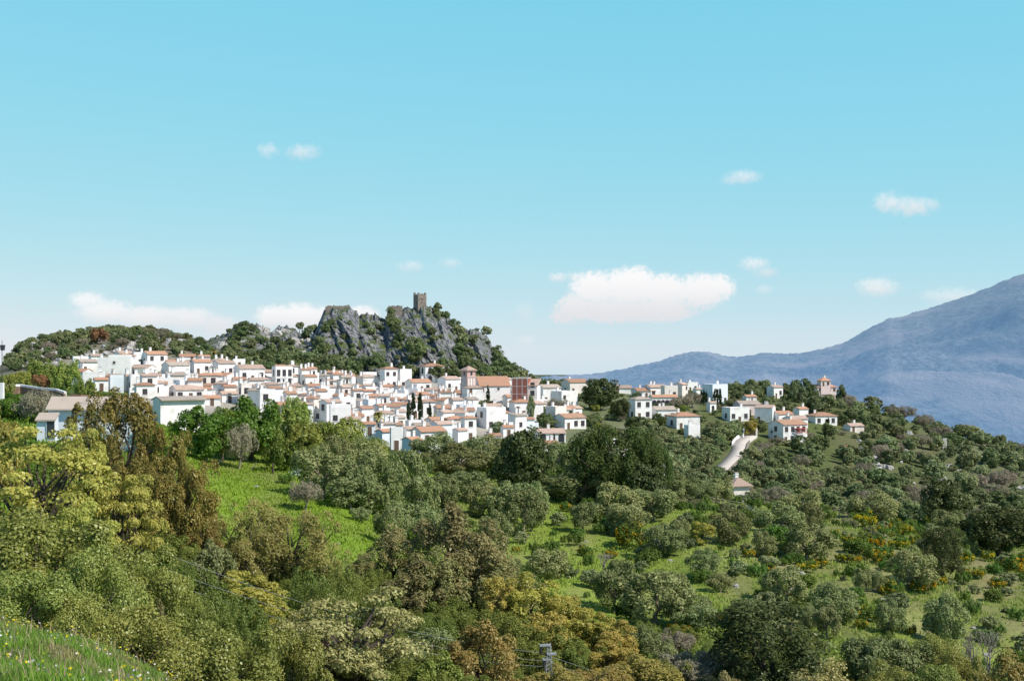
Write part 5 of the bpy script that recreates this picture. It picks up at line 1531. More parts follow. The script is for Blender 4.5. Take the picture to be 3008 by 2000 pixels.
def palm(px, top, base, w, Y, label, seed):
    g = random.Random(seed)
    Y = hit(px, base, 280, 540); x, _, _ = P(px, 0, Y); zb = gz(px, Y)
    zt = (HZ - top) / F * Y; r = w / F * Y / 2
    root = new_obj('palm_tree', None, None, (x, Y, zb)); tag(root, label, 'palm', 'palm trees')
    hc = max(zt - zb - r * .35, .8)
    mb = MB(); mb.tube([(0, 0, -.5), (.05, 0, hc * .5), (0, 0, hc)], [.32, .26, .24], 8); mb.build('trunk', M['bark'], root)
    vs, qs = [], []
    for i in range(34):
        a = g.uniform(0, 6.28); el = g.uniform(-.3, 1.25); L_ = r * g.uniform(.85, 1.1)
        d = np.array([math.cos(a) * math.cos(el), math.sin(a) * math.cos(el), math.sin(el)])
        side = np.array([-math.sin(a), math.cos(a), 0])
        for k in range(7):
            q0, q1 = k / 7, (k + 1) / 7
            p0 = d * L_ * q0 + np.array([0, 0, -.55 * L_ * q0 ** 2]); p1 = d * L_ * q1 + np.array([0, 0, -.55 * L_ * q1 ** 2])
            w0 = r * .17 * math.sin(math.pi * (.12 + .88 * q0)); w1 = r * .17 * math.sin(math.pi * min(.12 + .88 * q1, 1))
            for sg in (-1, 1):
                dr = np.array([0, 0, -.5])
                b = len(vs); vs += [p0, p1, p1 + side * sg * w1 + dr * w1, p0 + side * sg * w0 + dr * w0]; qs.append((b, b + 1, b + 2, b + 3))
    me = np_mesh('palm_fronds', np.array(vs), np.array(qs), mats=[L['palm']])
    new_obj('fronds', me, root, (0, 0, hc))


palm(1112, 1210, 1256, 52, 297, 'palm tree with ochre fronds at the bottom centre of the village', 1)
palm(1283, 1218, 1252, 40, 304, 'dark bushy palm right of the four cypresses', 2)
palm(627, 1026, 1066, 34, 470, 'palm tree on the slope above the upper left houses', 3)
palm(2022, 1218, 1252, 36, 372, 'palm tree in front of the orange-roofed house right of the villa', 4)

# ------------------------------------------------------------------ castle hill vegetation
put('drybush', 'dry_tree', 291, 962, 996, 50, '', Y=520, label='round orange-brown tree on the left hill')
LH = [(25, 1035), (60, 990), (200, 945), (420, 925), (620, 940), (670, 975), (720, 1030), (800, 1090), (640, 1075), (500, 1050), (420, 1040), (300, 1045), (200, 1060), (60, 1110), (25, 1100)]


def lh_tree(px, py, x, Y, z, g):
    k = g.random()
    h = g.uniform(2.4, 4.8) if Y < 555 else g.uniform(2.6, 4.6); wd = h * g.uniform(.95, 1.5)
    o = put('scrub' if k < .5 else 'scrubdark' if k < .85 else 'grey', 'hill_tree', px, HZ - (z + h) / Y * F, py, wd / Y * F, '', Y=Y, xyz=(x, Y, z), group='trees on the rocky left hill', label='bushy evergreen tree on the rocky hill left of the crag')


print('LH', scatter(205, (25, 800), (440, 590), LH, 1.8, lh_tree))

# woods at the foot of the crag and bushes on its ledges
g = random.Random(77)
kk = 0


def rock_tree(px, py, h, wd, grp, lab, kind=None):
    global kk
    x, Y, z = rock_place(px, py)
    kind = kind or g.choice(['scrub', 'scrubdark', 'scrubdark'])
    put(kind, 'crag_tree', px, HZ - (z + h) / Y * F, py, wd / Y * F, '', Y=Y, xyz=(x, Y, z - h * .15), group=grp, label=lab); kk += 1


WOOD = [(650, 1010), (720, 1015), (800, 1005), (860, 1030), (930, 1050), (1030, 1062), (1060, 1085), (1020, 1105), (900, 1112), (760, 1098), (660, 1072)]
cnt = 0
while cnt < 62:
    px, py = g.uniform(640, 1070), g.uniform(1000, 1115)
    if in_poly([px], [py], WOOD)[0]:
        rock_tree(px, py + 12, g.uniform(3.5, 6.0), g.uniform(4.5, 7.5), 'wood at the foot of the crag', 'dark tree in the wood at the foot of the crag'); cnt += 1
for (px, py, w) in [(720, 965, 52), (712, 975, 40), (768, 1000, 34), (920, 970, 40), (905, 985, 30), (880, 960, 26), (960, 965, 30), (975, 950, 22), (945, 1000, 30), (955, 1025, 40), (1075, 955, 22), (1090, 975, 24), (1155, 950, 36), (1165, 970, 30), (1145, 935, 24),
                    (1150, 915, 26), (1175, 990, 34), (1165, 1010, 28), (1215, 1015, 44), (1235, 1030, 50), (1220, 1050, 40), (1270, 975, 22), (1275, 1000, 24), (1285, 900, 24), (1280, 915, 20), (1310, 925, 26), (1330, 950, 34), (1345, 975, 38),
                    (1360, 1000, 44), (1350, 1025, 40), (1375, 1040, 44), (1395, 1000, 30), (1365, 1065, 40), (1400, 1075, 40), (1425, 1100, 44), (1330, 1090, 40), (1290, 1095, 36), (1250, 1090, 36), (1210, 1095, 40), (1180, 1080, 34), (1300, 1070, 30),
                    (1428, 975, 30), (1400, 968, 14), (1455, 1035, 40), (1468, 1060, 44), (1490, 1075, 40), (1480, 1100, 44), (1510, 1090, 40), (1450, 1085, 36), (1530, 1110, 40), (1560, 1122, 44), (1590, 1128, 40), (1620, 1132, 40), (1540, 1095, 24), (1500, 1120, 44),
                    (1110, 1060, 36), (1070, 1070, 36), (1130, 1080, 34), (1035, 1040, 30), (1450, 1120, 36), (1400, 1115, 36), (1355, 1110, 36), (1650, 1136, 36), (810, 1000, 30), (850, 1005, 30), (740, 1010, 34), (690, 1000, 40), (680, 1025, 40), (1008, 990, 20), (1030, 950, 16)]:
    hh = w / F * 530 * g.uniform(.75, 1.0)
    rock_tree(px, py + w * .3, hh, w / F * 530 * 1.1, 'bushes on the ledges of the crag', 'green bush clinging to a ledge of the grey crag')
# low scrub in the cracks
for _ in range(75):
    px = g.uniform(660, 1480); tp = float(interp(ROCK_SKY, px)); bs = float(interp(ROCK_BASE, px)); py = g.uniform(tp + 8, bs - 5)
    w = g.uniform(9, 20)
    x, Y, z = rock_place(px, py)
    single('scrub', 'crag_scrub', x, Y - .3, z, w / F * Y * .8, w / F * Y, 'small scrub tuft in a crack of the grey crag', 'shrub', 'scrub tufts in the cracks of the crag')

# boulders
def boulder_mesh(seed):
    g2 = random.Random(seed); mb = MB(); n, m = 9, 6; v = []
    for j in range(m + 1):
        for i in range(n):
            a = 2 * math.pi * i / n; b_ = math.pi * j / m
            d = Vector((math.cos(a) * math.sin(b_), math.sin(a) * math.sin(b_), math.cos(b_)))
            r_ = .8 + .45 * mnoise.noise(d * 1.6 + Vector((seed * 3.1, 0, 0))) + .18 * mnoise.noise(d * 4 + Vector((seed, 5, 0)))
            v.append((d.x * r_, d.y * r_, d.z * r_ * .8))
    f = [(j * n + i, (j + 1) * n + i, (j + 1) * n + (i + 1) % n, j * n + (i + 1) % n) for j in range(m) for i in range(n)]
    mb.add(v, f)
    return mb.mesh('boulder', [M['stone']])


BO = [boulder_mesh(s) for s in range(5)]


def boulder(lab, grp, smin, smax, name='limestone_boulder'):
    def fn(px, py, x, Y, z, g):
        s = g.uniform(smin, smax)
        o = new_obj(name, BO[g.randrange(5)], None, (x, Y, z + s * .2), g.uniform(0, 6.28), (s * g.uniform(.8, 1.6), s * g.uniform(.8, 1.4), s * g.uniform(.7, 1.3)))
        tag(o, lab, 'boulder', grp)
    return fn


print('BO', scatter(190, (40, 720), (450, 585), LH, .7, boulder('pale limestone boulder among the trees of the left hill', 'boulders on the left hill', .7, 2.0)))
print('BO2', scatter(60, (2480, 3040), (270, 480), None, .8, boulder('pale limestone boulder on the scrubby right slope', 'boulders on the right slope', .6, 1.8)))

for _ in range(46):
    px = g.uniform(640, 935); tp = float(interp(ROCK_SKY, px)); py = g.uniform(tp + 4, tp + 75)
    x, Y, z = rock_place(px, py); s = g.uniform(1.0, 2.6)
    o = new_obj('limestone_block', BO[g.randrange(5)], None, (x, Y - .6, z), g.uniform(0, 6.28), (s * g.uniform(.8, 1.4), s, s * g.uniform(.9, 1.6)))
    tag(o, 'pale broken limestone block on the left shoulder of the crag', 'boulder', 'limestone blocks on the shoulder of the crag')
print('ST', scatter(26, (480, 1180), (115, 215), None, .5, boulder('small pale stone lying in the green meadow', 'stones in the meadow', .12, .35, 'field_stone')))
print('ST2', scatter(60, (1600, 3060), (108, 240), None, .6, boulder('small pale stone on the flowering slope', 'stones on the flowering slope', .15, .5, 'field_stone')))
# ------------------------------------------------------------------ right hill
def skip_house(x, Y, px, z, h, wd): return hides(px, Y, z, h, wd)


def rh_tree(grp, lab, kinds, hr):
    def fn(px, py, x, Y, z, g):
        h = g.uniform(*hr); wd = h * g.uniform(.95, 1.45)
        if skip_house(x, Y, px, z, h, wd): h *= .45; wd *= .6
        if skip_house(x, Y, px, z, h, wd): return
        kd = g.choice(kinds)
        put(kd, {'scrub': 'wild_olive_tree', 'scrubdark': 'evergreen_oak', 'grey': 'leafless_tree', 'lime': 'spring_green_tree'}[kd], px, HZ - (z + h) / Y * F, py, wd / Y * F, '', Y=Y, xyz=(x, Y, z), group=grp, label=lab)
    return fn


print('RHf', scatter(46, (1655, 1850), (335, 450), None, 1.0, rh_tree('garden bushes under the big dark round tree', 'green garden bush between the houses near the big dark round tree', ['scrub', 'lime', 'grey', 'scrub'], (1.2, 2.8)), 60))
# skyline trees with their own outline
for (x, t, b, w) in [(2340, 1113, 1160, 40), (2365, 1110, 1160, 44), (2385, 1120, 1165, 36), (2472, 1128, 1165, 30), (2310, 1128, 1170, 40), (2240, 1130, 1170, 40), (2200, 1128, 1168, 44), (2160, 1124, 1166, 44), (2180, 1130, 1170, 40)]:
    put('scrubdark', 'ridge_tree', x, t, b, w, '', Y=535, group='trees on the crest of the right hill', label='dark tree on the crest of the right hill near the orange roofs')
print('RHa', scatter(195, (2120, 3060), (360, 562), None, 2.2, rh_tree('trees on the upper right hill', 'dusky green tree on the upper slope of the right hill', ['scrub', 'scrubdark', 'scrub', 'grey'], (2.4, 6.6)), 60))
print('RHb', scatter(150, (2160, 3080), (262, 372), None, 2.3, rh_tree('trees in the gully right of the lane', 'dusky green tree on the lower slope right of the lane', ['scrub', 'scrubdark', 'scrub', 'grey'], (1.6, 4.8)), 60))
print('RHc', scatter(110, (1880, 2165), (262, 420), None, 1.9, rh_tree('trees on the slope left of the lane', 'grey-green tree on the slope left of the lane', ['scrub', 'scrub', 'scrubdark'], (2.6, 4.8)), 60))
print('RHd', scatter(26, (1480, 1660), (250, 320), None, 2.2, rh_tree('trees below the right village houses', 'dark green tree directly below the right village houses', ['scrubdark', 'scrub'], (2.2, 4.0)), 60))
print('RHe', scatter(26, (1700, 2150), (400, 520), None, 2.4, rh_tree('trees between the right village houses', 'green tree between the scattered houses right of the village', ['scrubdark', 'scrub', 'lime'], (2.0, 4.0)), 60))


def sh(kind, name, lab, grp, cat, hr, ar):
    def fn(px, py, x, Y, z, g):
        h = g.uniform(*hr)
        if hides(px, Y, z, h, h): return
        single(kind, name, x, Y, z, h, h * g.uniform(*ar), lab, cat, grp)
    return fn


print('S1', scatter(290, (1550, 3060), (108, 250), None, 1.0, sh('bush', 'slope_shrub', 'low green shrub on the flowering slope among the olive trees', 'low shrubs on the flowering slope', 'shrub', (.6, 2.0), (1.0, 1.7))))
print('S1b', scatter(40, (2150, 3060), (130, 250), None, 1.1, sh('broom', 'broom_shrub', 'x', 'y', 'shrub', (.9, 1.5), (1.0, 1.4))) if False else '')
print('S1c', scatter(200, (1500, 3060), (105, 256), None, .9, sh('scrub', 'mastic_shrub', 'grey-green shrub on the flowering slope', 'grey-green shrubs on the flowering slope', 'shrub', (.7, 2.0), (1.0, 1.7))))
print('S2', scatter(60, (1150, 1700), (115, 240), None, 1.2, sh('bush', 'green_shrub', 'low green shrub under the olive trees of the middle slope', 'low shrubs on the middle slope', 'shrub', (.6, 1.5), (1.0, 1.7))))
print('S3', scatter(230, (1880, 3080), (258, 540), None, 1.1, sh('scrub', 'low_scrub', 'low scrub bush between the trees of the right hill', 'low scrub on the right hill', 'shrub', (1.0, 2.4), (1.1, 1.8))))
print('S4', scatter(90, (30, 760), (440, 585), LH, 1.1, sh('scrub', 'rock_scrub', 'low scrub bush between the boulders of the left hill', 'low scrub on the left hill', 'shrub', (.7, 1.6), (1.1, 1.8))))
print('S5', scatter(70, (480, 1500), (70, 108), None, 1.3, sh('hedge', 'ravine_shrub', 'dark green shrub on the floor of the ravine', 'shrubs on the floor of the ravine', 'shrub', (1.4, 3.0), (1.1, 1.7))))
print('S6', scatter(40, (-60, 520), (110, 240), None, 1.3, sh('bush', 'green_shrub', 'green shrub on the slope around the white barn', 'shrubs around the barn', 'shrub', (.8, 1.9), (1.1, 1.8))))
print('S7', scatter(40, (1500, 3060), (70, 112), None, 1.3, sh('hedge', 'ravine_shrub', 'dark green shrub in the hollow at the bottom right', 'shrubs in the bottom right hollow', 'shrub', (1.2, 2.6), (1.1, 1.7))))
print('S8', scatter(50, (780, 1260), (165, 235), None, 1.2, sh('bush', 'green_shrub', 'green shrub at the upper edge of the meadow', 'shrubs along the upper meadow edge', 'shrub', (.7, 1.6), (1.1, 1.8))))

for (x, t, b, w, Y) in [(2120, 1450, 1480, 44, 243), (2150, 1454, 1482, 40, 241), (2180, 1452, 1484, 44, 240), (2205, 1440, 1480, 40, 244), (2225, 1446, 1484, 46, 240)]:
    put('scrub', 'pavilion_shrub', x, t, b, w, '', 'shrub', Y=Y, group='shrubs in front of the pavilion', label='grey-green shrub hiding the foot of the pink-roofed pavilion')
# agave beside the fence, prickly pear and stump on the meadow
def rosette(px, py, w, Y, name, label, n, seed, pads=False):
    g2 = random.Random(seed); x, _, _ = P(px, 0, Y); z = gz(px, Y); r = w / F * Y / 2
    mb = MB()
    for i in range(n):
        a = g2.uniform(0, 6.28); el = g2.uniform(.2, 1.4); d = Vector((math.cos(a) * math.cos(el), math.sin(a) * math.cos(el), math.sin(el)))
        s = Vector((-math.sin(a), math.cos(a), 0)) * r * .13; u = d.cross(s).normalized() * r * .05
        if not pads:
            m = d * r * .5; e = d * r * 1.1 + Vector((0, 0, -.12 * r))
            mb.add([tuple(s * .6), tuple(m + s), tuple(e), tuple(m - s), tuple(-s * .6), tuple(m + u * 1.0)], [(0, 1, 5), (1, 2, 5), (2, 3, 5), (3, 4, 5), (4, 0, 5)])
        else:
            c = d * r * g2.uniform(.2, 1.0); q = r * g2.uniform(.18, .28); t1 = Vector((g2.uniform(-1, 1), g2.uniform(-1, 1), 0)).normalized(); t2 = Vector((0, 0, 1)) + t1 * .3
            fn_ = t1.cross(t2).normalized() * q * .18
            ring = [c + t1 * q * .7 * math.cos(k * .785) + t2 * q * math.sin(k * .785) for k in range(8)]
            mb.add([tuple(v - fn_) for v in ring] + [tuple(v + fn_) for v in ring], [tuple(range(8)), tuple(range(15, 7, -1))] + [(k, k + 8, (k + 1) % 8 + 8, (k + 1) % 8) for k in range(8)])
    tag(mb.build(name, L['cactus'], loc=(x, Y, z)), label, 'succulent')


rosette(2202, 1500, 50, 217, 'agave', 'blue-grey agave beside the fence on the crest below the pavilion', 26, 3)
Y = hit(868, 1398, 100, 240); rosette(868, 1398, 46, Y, 'prickly_pear', 'prickly pear cactus with pale pads on the meadow beside the stump', 34, 4, True)
Y = hit(802, 1394, 100, 240); mb = MB(); mb.tube([(0, 0, -.2), (.03, 0, .8), (-.05, 0, 1.5)], [.16, .13, .09], 8); mb.tube([(0, 0, .9), (.25, .05, 1.4)], [.07, .04], 6)
tag(mb.build('tree_stump', M['bark'], loc=(P(802, 0, Y)[0], Y, gz(802, Y))), 'dark upright dead stump on the green meadow', 'stump')
Y = hit(742, 1384, 100, 240); mb = MB(); mb.tube([(0, 0, -.1), (.4, 0, .5), (1.1, .1, 1.1)], [.06, .05, .02], 6); mb.tube([(.1, 0, 0), (.5, 0, .7)], [.05, .02], 6); mb.tube([(.7, 0, .75), (.8, 0, 1.2)], [.03, .015], 5)
tag(mb.build('dead_branch', M['twig'], loc=(P(735, 0, Y)[0], Y, gz(735, Y))), 'leaning dead branch on the green meadow left of the stump', 'branch')
me, h0, w0 = BARE[1]
Y = hit(1775, 1690, 95, 250)
o = new_obj('dead_shrub', me, None, (P(1775, 0, Y)[0], Y, gz(1775, Y)), 1.0, (2.6 / w0, 2.6 / w0, 2.4 / h0)); tag(o, 'pale leafless dead shrub in the middle of the flowering slope', 'dead shrub')

# ------------------------------------------------------------------ grass
def blades(n, pxr, Yr, hgt, wid, name, label, mats, g, mask=None, bend=.35):
    px = g.uniform(*pxr, n); Y = np.sqrt(g.uniform(Yr[0] ** 2, Yr[1] ** 2, n))
    z = np.array([gz(a, b) for a, b in zip(px, Y)]); x = (px - CX) / F * Y
    if mask is not None:
        k = mask(px, Y, HZ - z / Y * F, x); px, Y, z, x = px[k], Y[k], z[k], x[k]; n = len(px)
    a = g.uniform(0, 6.28, n); h = hgt * g.uniform(.4, 1.25, n); w = wid * g.uniform(.6, 1.4, n)
    d = np.stack([np.cos(a), np.sin(a), 0 * a], 1); s = np.stack([-np.sin(a), np.cos(a), 0 * a], 1)
    b = np.stack([x, Y, z - .02], 1); up = np.array([0, 0, 1.0])
    m1 = b + up * h[:, None] * .55 + d * (h * bend * .3)[:, None]
    tp = b + up * h[:, None] + d * (h * bend)[:, None]
    v = np.stack([b - s * w[:, None], b + s * w[:, None], m1 + s * w[:, None] * .7, tp, m1 - s * w[:, None] * .7], 1).reshape(-1, 3)
    i = np.arange(n)[:, None] * 5
    q = i + np.array([[0, 1, 2, 4]]); t = i + np.array([[4, 2, 3]])
    me = np_mesh(name, v, q, t, mats=mats)
    return tag(new_obj(name, me), label, None, None, 'stuff')


gg = np.random.default_rng(99)
L['grass1'] = leaf_mat('near_grass_blades', (0.17, 0.29, 0.03), (0.32, 0.44, 0.08), .0, .4, 0, c2=(0.42, 0.37, 0.17))
L['grass2'] = leaf_mat('meadow_grass_blades', (0.150, 0.275, 0.018), (0.240, 0.360, 0.040), .02, .3, 0)
L['grass3'] = leaf_mat('rough_grass_blades', (0.22, 0.33, 0.03), (0.42, 0.46, 0.13), .02, .3, 0)
L['drystem'] = leaf_mat('dry_stems', (0.42, 0.32, 0.20), (0.58, 0.46, 0.32), 0, .2, 0)
L['petal'] = leaf_mat('white_petals', (0.80, 0.78, 0.74), (0.75, 0.70, 0.72), 0, .3, 0)
L['petaly'] = leaf_mat('yellow_petals', (0.75, 0.48, 0.02), (0.80, 0.62, 0.05), 0, .3, 0)
near_ok = lambda px, Y, py, x: Y < 23.5 - np.clip((px - 250) / 330, 0, 1) * 4
blades(52000, (-140, 780), (11.5, 24), .115, .008, 'grass', 'bright green spring grass on the near slope', [L['grass1']], gg, near_ok)
blades(1300, (-140, 780), (12, 24), .26, .005, 'dry_grass', 'dry straw-coloured stems in the near grass', [L['drystem']], gg, near_ok, .5)


def flowers(n, name, label, m, size, hgt):
    px = gg.uniform(-120, 700, n); Y = np.sqrt(gg.uniform(12 ** 2, 23.5 ** 2, n))
    z = np.array([gz(a, b) for a, b in zip(px, Y)]) + hgt * gg.uniform(.6, 1.3, n); x = (px - CX) / F * Y
    c = np.stack([x, Y, z], 1)
    v = leaf_quads(c, unit(gg.normal(size=(n, 3)) * .6 + np.array([0, -.5, .8])), gg.normal(size=(n, 3)), size * gg.uniform(.6, 1.3, n), size * gg.uniform(.6, 1.3, n))
    tag(new_obj(name, np_mesh(name, v, np.arange(len(v)).reshape(-1, 4), mats=[m])), label, None, None, 'stuff')


flowers(220, 'white_wildflowers', 'small white flowers in the near grass', L['petal'], .034, .16)
flowers(240, 'yellow_wildflowers', 'small yellow flowers in the near grass', L['petaly'], .034, .17)
blades(42000, (380, 1260), (100, 222), .30, .07, 'meadow_grass', 'lush green meadow grass', [L['grass2']], gg)
blades(110000, (1150, 3060), (100, 250), .34, .08, 'rough_grass', 'rough tufted grass on the flowering slope', [L['grass3']], gg, lambda px, Y, py, x: fbm(x / 4, Y / 4, 3, 31) + .25 * gg.random(len(x)) < .62)
blades(26000, (-100, 520), (32, 240), .42, .09, 'slope_grass', 'long green grass on the left slope', [L['grass2']], gg)

# leafy undergrowth on the floor of the ravine
n = 60000
px = gg.uniform(-150, 3080, n); Y = np.sqrt(gg.uniform(32 ** 2, 112 ** 2, n)); z = np.array([gz(a, b) for a, b in zip(px, Y)])
x = (px - CX) / F * Y
hh = 1.6 * np.clip(fbm(x / 5, Y / 5, 3, 51) - .3, 0, 1) * gg.random(n)
v = leaf_quads(np.stack([x, Y, z + hh], 1), unit(gg.normal(size=(n, 3)) + np.array([0, -.2, .7])), gg.normal(size=(n, 3)), .32 * gg.uniform(.6, 1.3, n), .2 * gg.uniform(.6, 1.3, n))
tag(new_obj('undergrowth', np_mesh('undergrowth', v, np.arange(len(v)).reshape(-1, 4), mats=[L['hedge']])), 'leafy undergrowth covering the ravine floor', None, None, 'stuff')

# ------------------------------------------------------------------ clouds
def cloud(blobs, label, dens, seed, Y=9000.0, group='clouds', amp=.9):
    """soft vapour in a lumpy body; blobs are (column, row, half width, half height)"""
    cx = sum(b[0] for b in blobs) / len(blobs); cy = sum(b[1] for b in blobs) / len(blobs)
    ox, oy, oz = P(cx, cy, Y); k = Y / F
    bl = [((b[0] - cx) * k, -(b[1] - cy) * k, b[2] * k, b[3] * k) for b in blobs]
    import bmesh
    bm = bmesh.new()
    for (x, z, rx, rz) in bl:
        r = bmesh.ops.create_icosphere(bm, subdivisions=3, radius=1.0)
        for v in r['verts']: v.co = Vector((v.co.x * rx * 1.12 + x, v.co.y * (rx * .5 + rz * .5), v.co.z * rz * 1.15 + z))
    me = bpy.data.meshes.new('cloud_body'); bm.to_mesh(me); bm.free()
    o = new_obj('cloud', me, None, (ox, oy, oz))
    md = o.modifiers.new('merge', 'REMESH'); md.mode = 'VOXEL'; md.voxel_size = max(max(b[2] for b in bl) / 14, 8)
    m, nt, out = mat('glowing_cloud_vapour')
    tc = nd(nt, 'ShaderNodeTexCoord')
    n1 = nd(nt, 'ShaderNodeTexNoise'); n1.noise_dimensions = '4D'; n1.inputs['W'].default_value = seed
    size = max(min(b[3] for b in bl), 40)
    n1.inputs['Scale'].default_value = 2.1 / size; n1.inputs['Detail'].default_value = 6; n1.inputs['Roughness'].default_value = .62
    nt.links.new(tc.outputs['Object'], n1.inputs['Vector'])
    field = None
    for (x, z, rx, rz) in bl:
        s = nd(nt, 'ShaderNodeVectorMath', operation='SUBTRACT'); nt.links.new(tc.outputs['Object'], s.inputs[0]); s.inputs[1].default_value = (x, 0, z)
        d = nd(nt, 'ShaderNodeVectorMath', operation='DIVIDE'); nt.links.new(s.outputs[0], d.inputs[0]); d.inputs[1].default_value = (rx, rx * .45 + rz * .45, rz)
        ln = nd(nt, 'ShaderNodeVectorMath', operation='LENGTH'); nt.links.new(d.outputs[0], ln.inputs[0])
        f = math_n(nt, 'SUBTRACT', 1.0, ln.outputs['Value'])
        if field is None: field = f
        else:
            sm = nd(nt, 'ShaderNodeMath', operation='SMOOTH_MAX'); nt.links.new(field, sm.inputs[0]); nt.links.new(f, sm.inputs[1]); sm.inputs[2].default_value = .25; field = sm.outputs[0]
    nz = math_n(nt, 'MULTIPLY', math_n(nt, 'SUBTRACT', n1.outputs['Fac'], .56), amp * 3.2)
    dn = math_n(nt, 'ADD', field, nz)
    edge = ramp(nt, field, 0.0, 0.30)
    de = math_n(nt, 'MULTIPLY', math_n(nt, 'MULTIPLY', ramp(nt, dn, -.02, .9), edge), dens / (size * 1.0))
    ab = nd(nt, 'ShaderNodeVolumeAbsorption'); ab.inputs[0].default_value = (0, 0, 0, 1); nt.links.new(de, ab.inputs['Density'])
    em = nd(nt, 'ShaderNodeEmission')  # sunlit white painted as a glow, greyer towards the cloud base
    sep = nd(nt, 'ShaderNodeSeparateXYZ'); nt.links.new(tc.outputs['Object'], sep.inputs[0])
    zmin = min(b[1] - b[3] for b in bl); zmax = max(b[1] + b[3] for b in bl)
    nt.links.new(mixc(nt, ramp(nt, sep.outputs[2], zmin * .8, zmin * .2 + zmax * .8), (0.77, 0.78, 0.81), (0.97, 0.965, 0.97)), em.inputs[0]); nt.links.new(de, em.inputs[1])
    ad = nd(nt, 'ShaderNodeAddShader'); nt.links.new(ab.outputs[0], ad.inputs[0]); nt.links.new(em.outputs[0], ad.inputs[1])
    nt.links.new(ad.outputs[0], out.inputs['Volume'])
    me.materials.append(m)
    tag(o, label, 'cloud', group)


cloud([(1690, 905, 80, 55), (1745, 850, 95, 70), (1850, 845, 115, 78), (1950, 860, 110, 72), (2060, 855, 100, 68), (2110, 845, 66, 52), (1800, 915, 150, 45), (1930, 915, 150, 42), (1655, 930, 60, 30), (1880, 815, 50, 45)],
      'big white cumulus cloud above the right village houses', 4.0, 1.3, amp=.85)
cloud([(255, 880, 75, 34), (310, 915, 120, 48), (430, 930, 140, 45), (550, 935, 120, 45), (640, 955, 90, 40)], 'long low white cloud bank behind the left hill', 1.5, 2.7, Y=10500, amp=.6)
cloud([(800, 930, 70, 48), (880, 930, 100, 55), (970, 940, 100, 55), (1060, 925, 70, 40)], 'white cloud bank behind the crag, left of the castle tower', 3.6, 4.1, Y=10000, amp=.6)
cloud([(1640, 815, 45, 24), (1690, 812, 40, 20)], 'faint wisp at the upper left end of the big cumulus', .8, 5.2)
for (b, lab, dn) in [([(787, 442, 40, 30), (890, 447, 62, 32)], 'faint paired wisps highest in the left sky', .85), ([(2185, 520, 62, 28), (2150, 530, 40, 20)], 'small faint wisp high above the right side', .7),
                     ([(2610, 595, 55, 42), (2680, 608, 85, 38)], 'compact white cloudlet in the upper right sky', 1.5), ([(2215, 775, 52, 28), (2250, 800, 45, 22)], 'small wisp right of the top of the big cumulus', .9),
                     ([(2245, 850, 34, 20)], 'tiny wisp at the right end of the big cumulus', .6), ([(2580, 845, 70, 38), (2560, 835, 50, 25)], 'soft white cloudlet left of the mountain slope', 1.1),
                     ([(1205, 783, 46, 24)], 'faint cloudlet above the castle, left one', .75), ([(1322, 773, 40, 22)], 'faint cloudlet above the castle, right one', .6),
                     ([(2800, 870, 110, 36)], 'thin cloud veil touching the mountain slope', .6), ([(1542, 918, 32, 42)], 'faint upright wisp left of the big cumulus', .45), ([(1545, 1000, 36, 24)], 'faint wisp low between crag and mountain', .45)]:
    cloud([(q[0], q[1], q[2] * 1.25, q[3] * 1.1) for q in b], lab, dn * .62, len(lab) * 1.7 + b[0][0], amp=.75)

# ------------------------------------------------------------------ light
SUN_EL, SUN_AZ = 46.0, 68.0      # azimuth clockwise from the far side; the sun stands to the right
sun = bpy.data.lights.new('sun', 'SUN'); sun.energy = 5.0; sun.angle = R(.5); sun.color = (1.0, .93, .82)
so = bpy.data.objects.new('sun', sun); col.objects.link(so)
AZ = R(118.0)                    # from +Y (view direction) turning to +X
sd = Vector((math.sin(AZ) * math.cos(R(SUN_EL)), math.cos(AZ) * math.cos(R(SUN_EL)), math.sin(R(SUN_EL))))
so.rotation_euler = sd.to_track_quat('Z', 'Y').to_euler()
w = bpy.data.worlds.new('World'); sc.world = w; w.use_nodes = True
nt = w.node_tree; nt.nodes.clear()
st = nt.nodes.new('ShaderNodeTexSky'); st.sky_type = 'NISHITA'; st.sun_disc = False
st.sun_elevation = R(SUN_EL); st.sun_rotation = AZ; st.altitude = 0; st.air_density = 1.0; st.dust_density = 0.0; st.ozone_density = 6.0
# the photograph's bright cyan grade of the clear sky: a gain and gamma per channel
sp = nt.nodes.new('ShaderNodeSeparateColor'); nt.links.new(st.outputs[0], sp.inputs[0])
cb = nt.nodes.new('ShaderNodeCombineColor')
for i, (ga, gm) in enumerate(((1.50, .68), (4.40, .20), (6.55, .04))):
    nt.links.new(math_n(nt, 'MULTIPLY', math_n(nt, 'POWER', sp.outputs[i], gm), ga), cb.inputs[i])
wtc = nt.nodes.new('ShaderNodeTexCoord'); wsp = nt.nodes.new('ShaderNodeSeparateXYZ'); nt.links.new(wtc.outputs['Generated'], wsp.inputs[0])
up = nt.nodes.new('ShaderNodeMapRange'); up.interpolation_type = 'SMOOTHSTEP'; nt.links.new(wsp.outputs[2], up.inputs[0]); up.inputs[1].default_value = .26; up.inputs[2].default_value = .6
tint = mixc(nt, up.outputs[0], cb.outputs[0], st.outputs[0])
bg = nt.nodes.new('ShaderNodeBackground'); bg.inputs[1].default_value = 0.12
nt.links.new(tint, bg.inputs[0])
wo = nt.nodes.new('ShaderNodeOutputWorld'); nt.links.new(bg.outputs[0], wo.inputs[0])

sc.view_settings.view_transform = 'Standard'; sc.view_settings.look = 'None'; sc.view_settings.exposure = 0
sc.cycles.use_denoising = True
sc.cycles.max_bounces = 5; sc.cycles.diffuse_bounces = 2; sc.cycles.transmission_bounces = 3; sc.cycles.transparent_max_bounces = 4
sc.cycles.volume_step_rate = 0.35; sc.cycles.volume_max_steps = 256

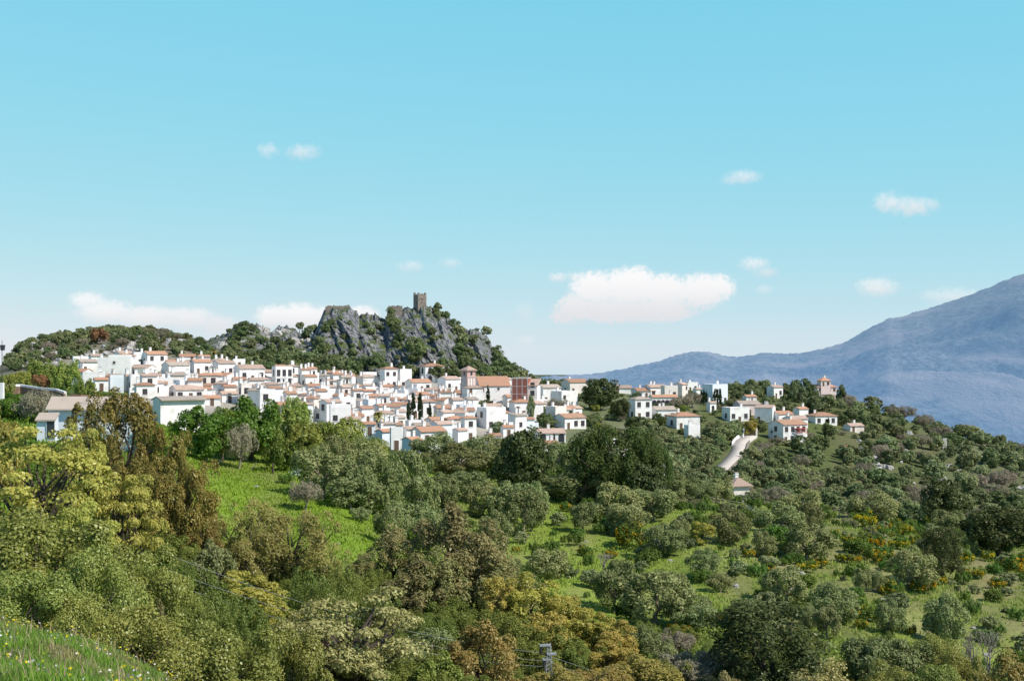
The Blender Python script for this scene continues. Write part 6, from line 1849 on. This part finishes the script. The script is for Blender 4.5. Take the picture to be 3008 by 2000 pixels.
# ------------------------------------------------------------------ labels that single each thing out
LMH = [('the church bell tower', 1376, 1108), ('the red brick building', 1526, 1145), ('the four cypresses', 1225, 1205), ('the big flat-roofed white block', 352, 1076), ('the tall block with three windows', 829, 1104),
       ('the arched-window mansion', 1268, 1095), ('the castle crag', 1150, 1060), ('the big dark round tree', 1761, 1155), ('the ochre-fronded palm', 1112, 1235), ('the boxy white villa', 1880, 1200), ('the stone pine', 1795, 1330),
       ('the pink-walled villa', 2193, 1195), ('the red-balcony house', 2314, 1265), ('the tallest green carob', 738, 1230), ('the long white barn', 290, 1230), ('the crest of the right hill', 2420, 1130), ('the long balcony house', 547, 1155), ('the teal-shuttered house', 1080, 1120)]
LMV = [('the cork oak', 1058, 1880), ('the power pylon', 1612, 1930), ('the long white barn', 250, 1230), ('the tall brown eucalyptus', 385, 1380), ('the green meadow', 800, 1440), ('the stone pine', 1795, 1340), ('the largest dark evergreen', 2262, 1900),
       ('the agave', 2202, 1500), ('the near grass slope', 150, 1930), ('the tall dark carob', 1542, 1340), ('the dark oval evergreen', 2770, 1620), ('the bottom right corner', 2990, 1990), ('the dead shrub', 1775, 1670), ('the lower left thicket', 560, 1700), ('the leafless trees', 2880, 1910),
       ('the meadow stump', 802, 1385), ('the ochre round tree', 2062, 1565)]
ORD = ['', 'second nearest ', 'third nearest ', 'fourth nearest ', 'fifth nearest ', 'sixth nearest ', 'seventh nearest ', 'eighth nearest ', 'ninth nearest ', 'tenth nearest ', 'eleventh nearest ', 'twelfth nearest ', 'thirteenth nearest ', 'fourteenth nearest ', 'fifteenth nearest ', 'sixteenth nearest ', 'seventeenth nearest ', 'eighteenth nearest ', 'nineteenth nearest ', 'twentieth nearest ']


def side(dx, dy):
    h_ = 'left of' if dx < 0 else 'right of'; v_ = 'above' if dy < 0 else 'below'
    if abs(dy) < .35 * abs(dx): return h_
    if abs(dx) < .35 * abs(dy): return v_
    return v_ + ' ' + h_


groups = {}
for (o, px, py, desc, ls) in THINGS:
    lm = LMH if ls == 'house' else LMV
    best = min((l for l in lm if l[0].split(' ', 1)[1].split()[-1] not in ('?',)), key=lambda l: math.hypot(px - l[1], (py - l[2]) * 1.3) + (0 if math.hypot(px - l[1], py - l[2]) > 6 else 1e3))
    dx, dy = px - best[1], py - best[2]
    groups.setdefault((desc, side(dx, dy), best[0]), []).append((math.hypot(dx, dy), o))
for (desc, sd_, lmn), lst in groups.items():
    lst.sort(key=lambda t: t[0])
    for i, (_, o) in enumerate(lst):
        if len(lst) == 1: o['label'] = f'{desc} {sd_} {lmn}'
        else: o['label'] = f'{desc}, {"nearest " if i == 0 else ORD[min(i, len(ORD) - 1)]}{sd_} {lmn}'
for (o, *_r) in THINGS:
    if len(o['label'].split()) > 16: o['label'] = o['label'].replace('two-storey ', '').replace('house with ', 'house, ', 1).replace('tile ', '', 1) if len(o['label'].replace('two-storey ', '').split()) > 16 else o['label'].replace('two-storey ', '')
print('OBJECTS total', len(sc.objects))
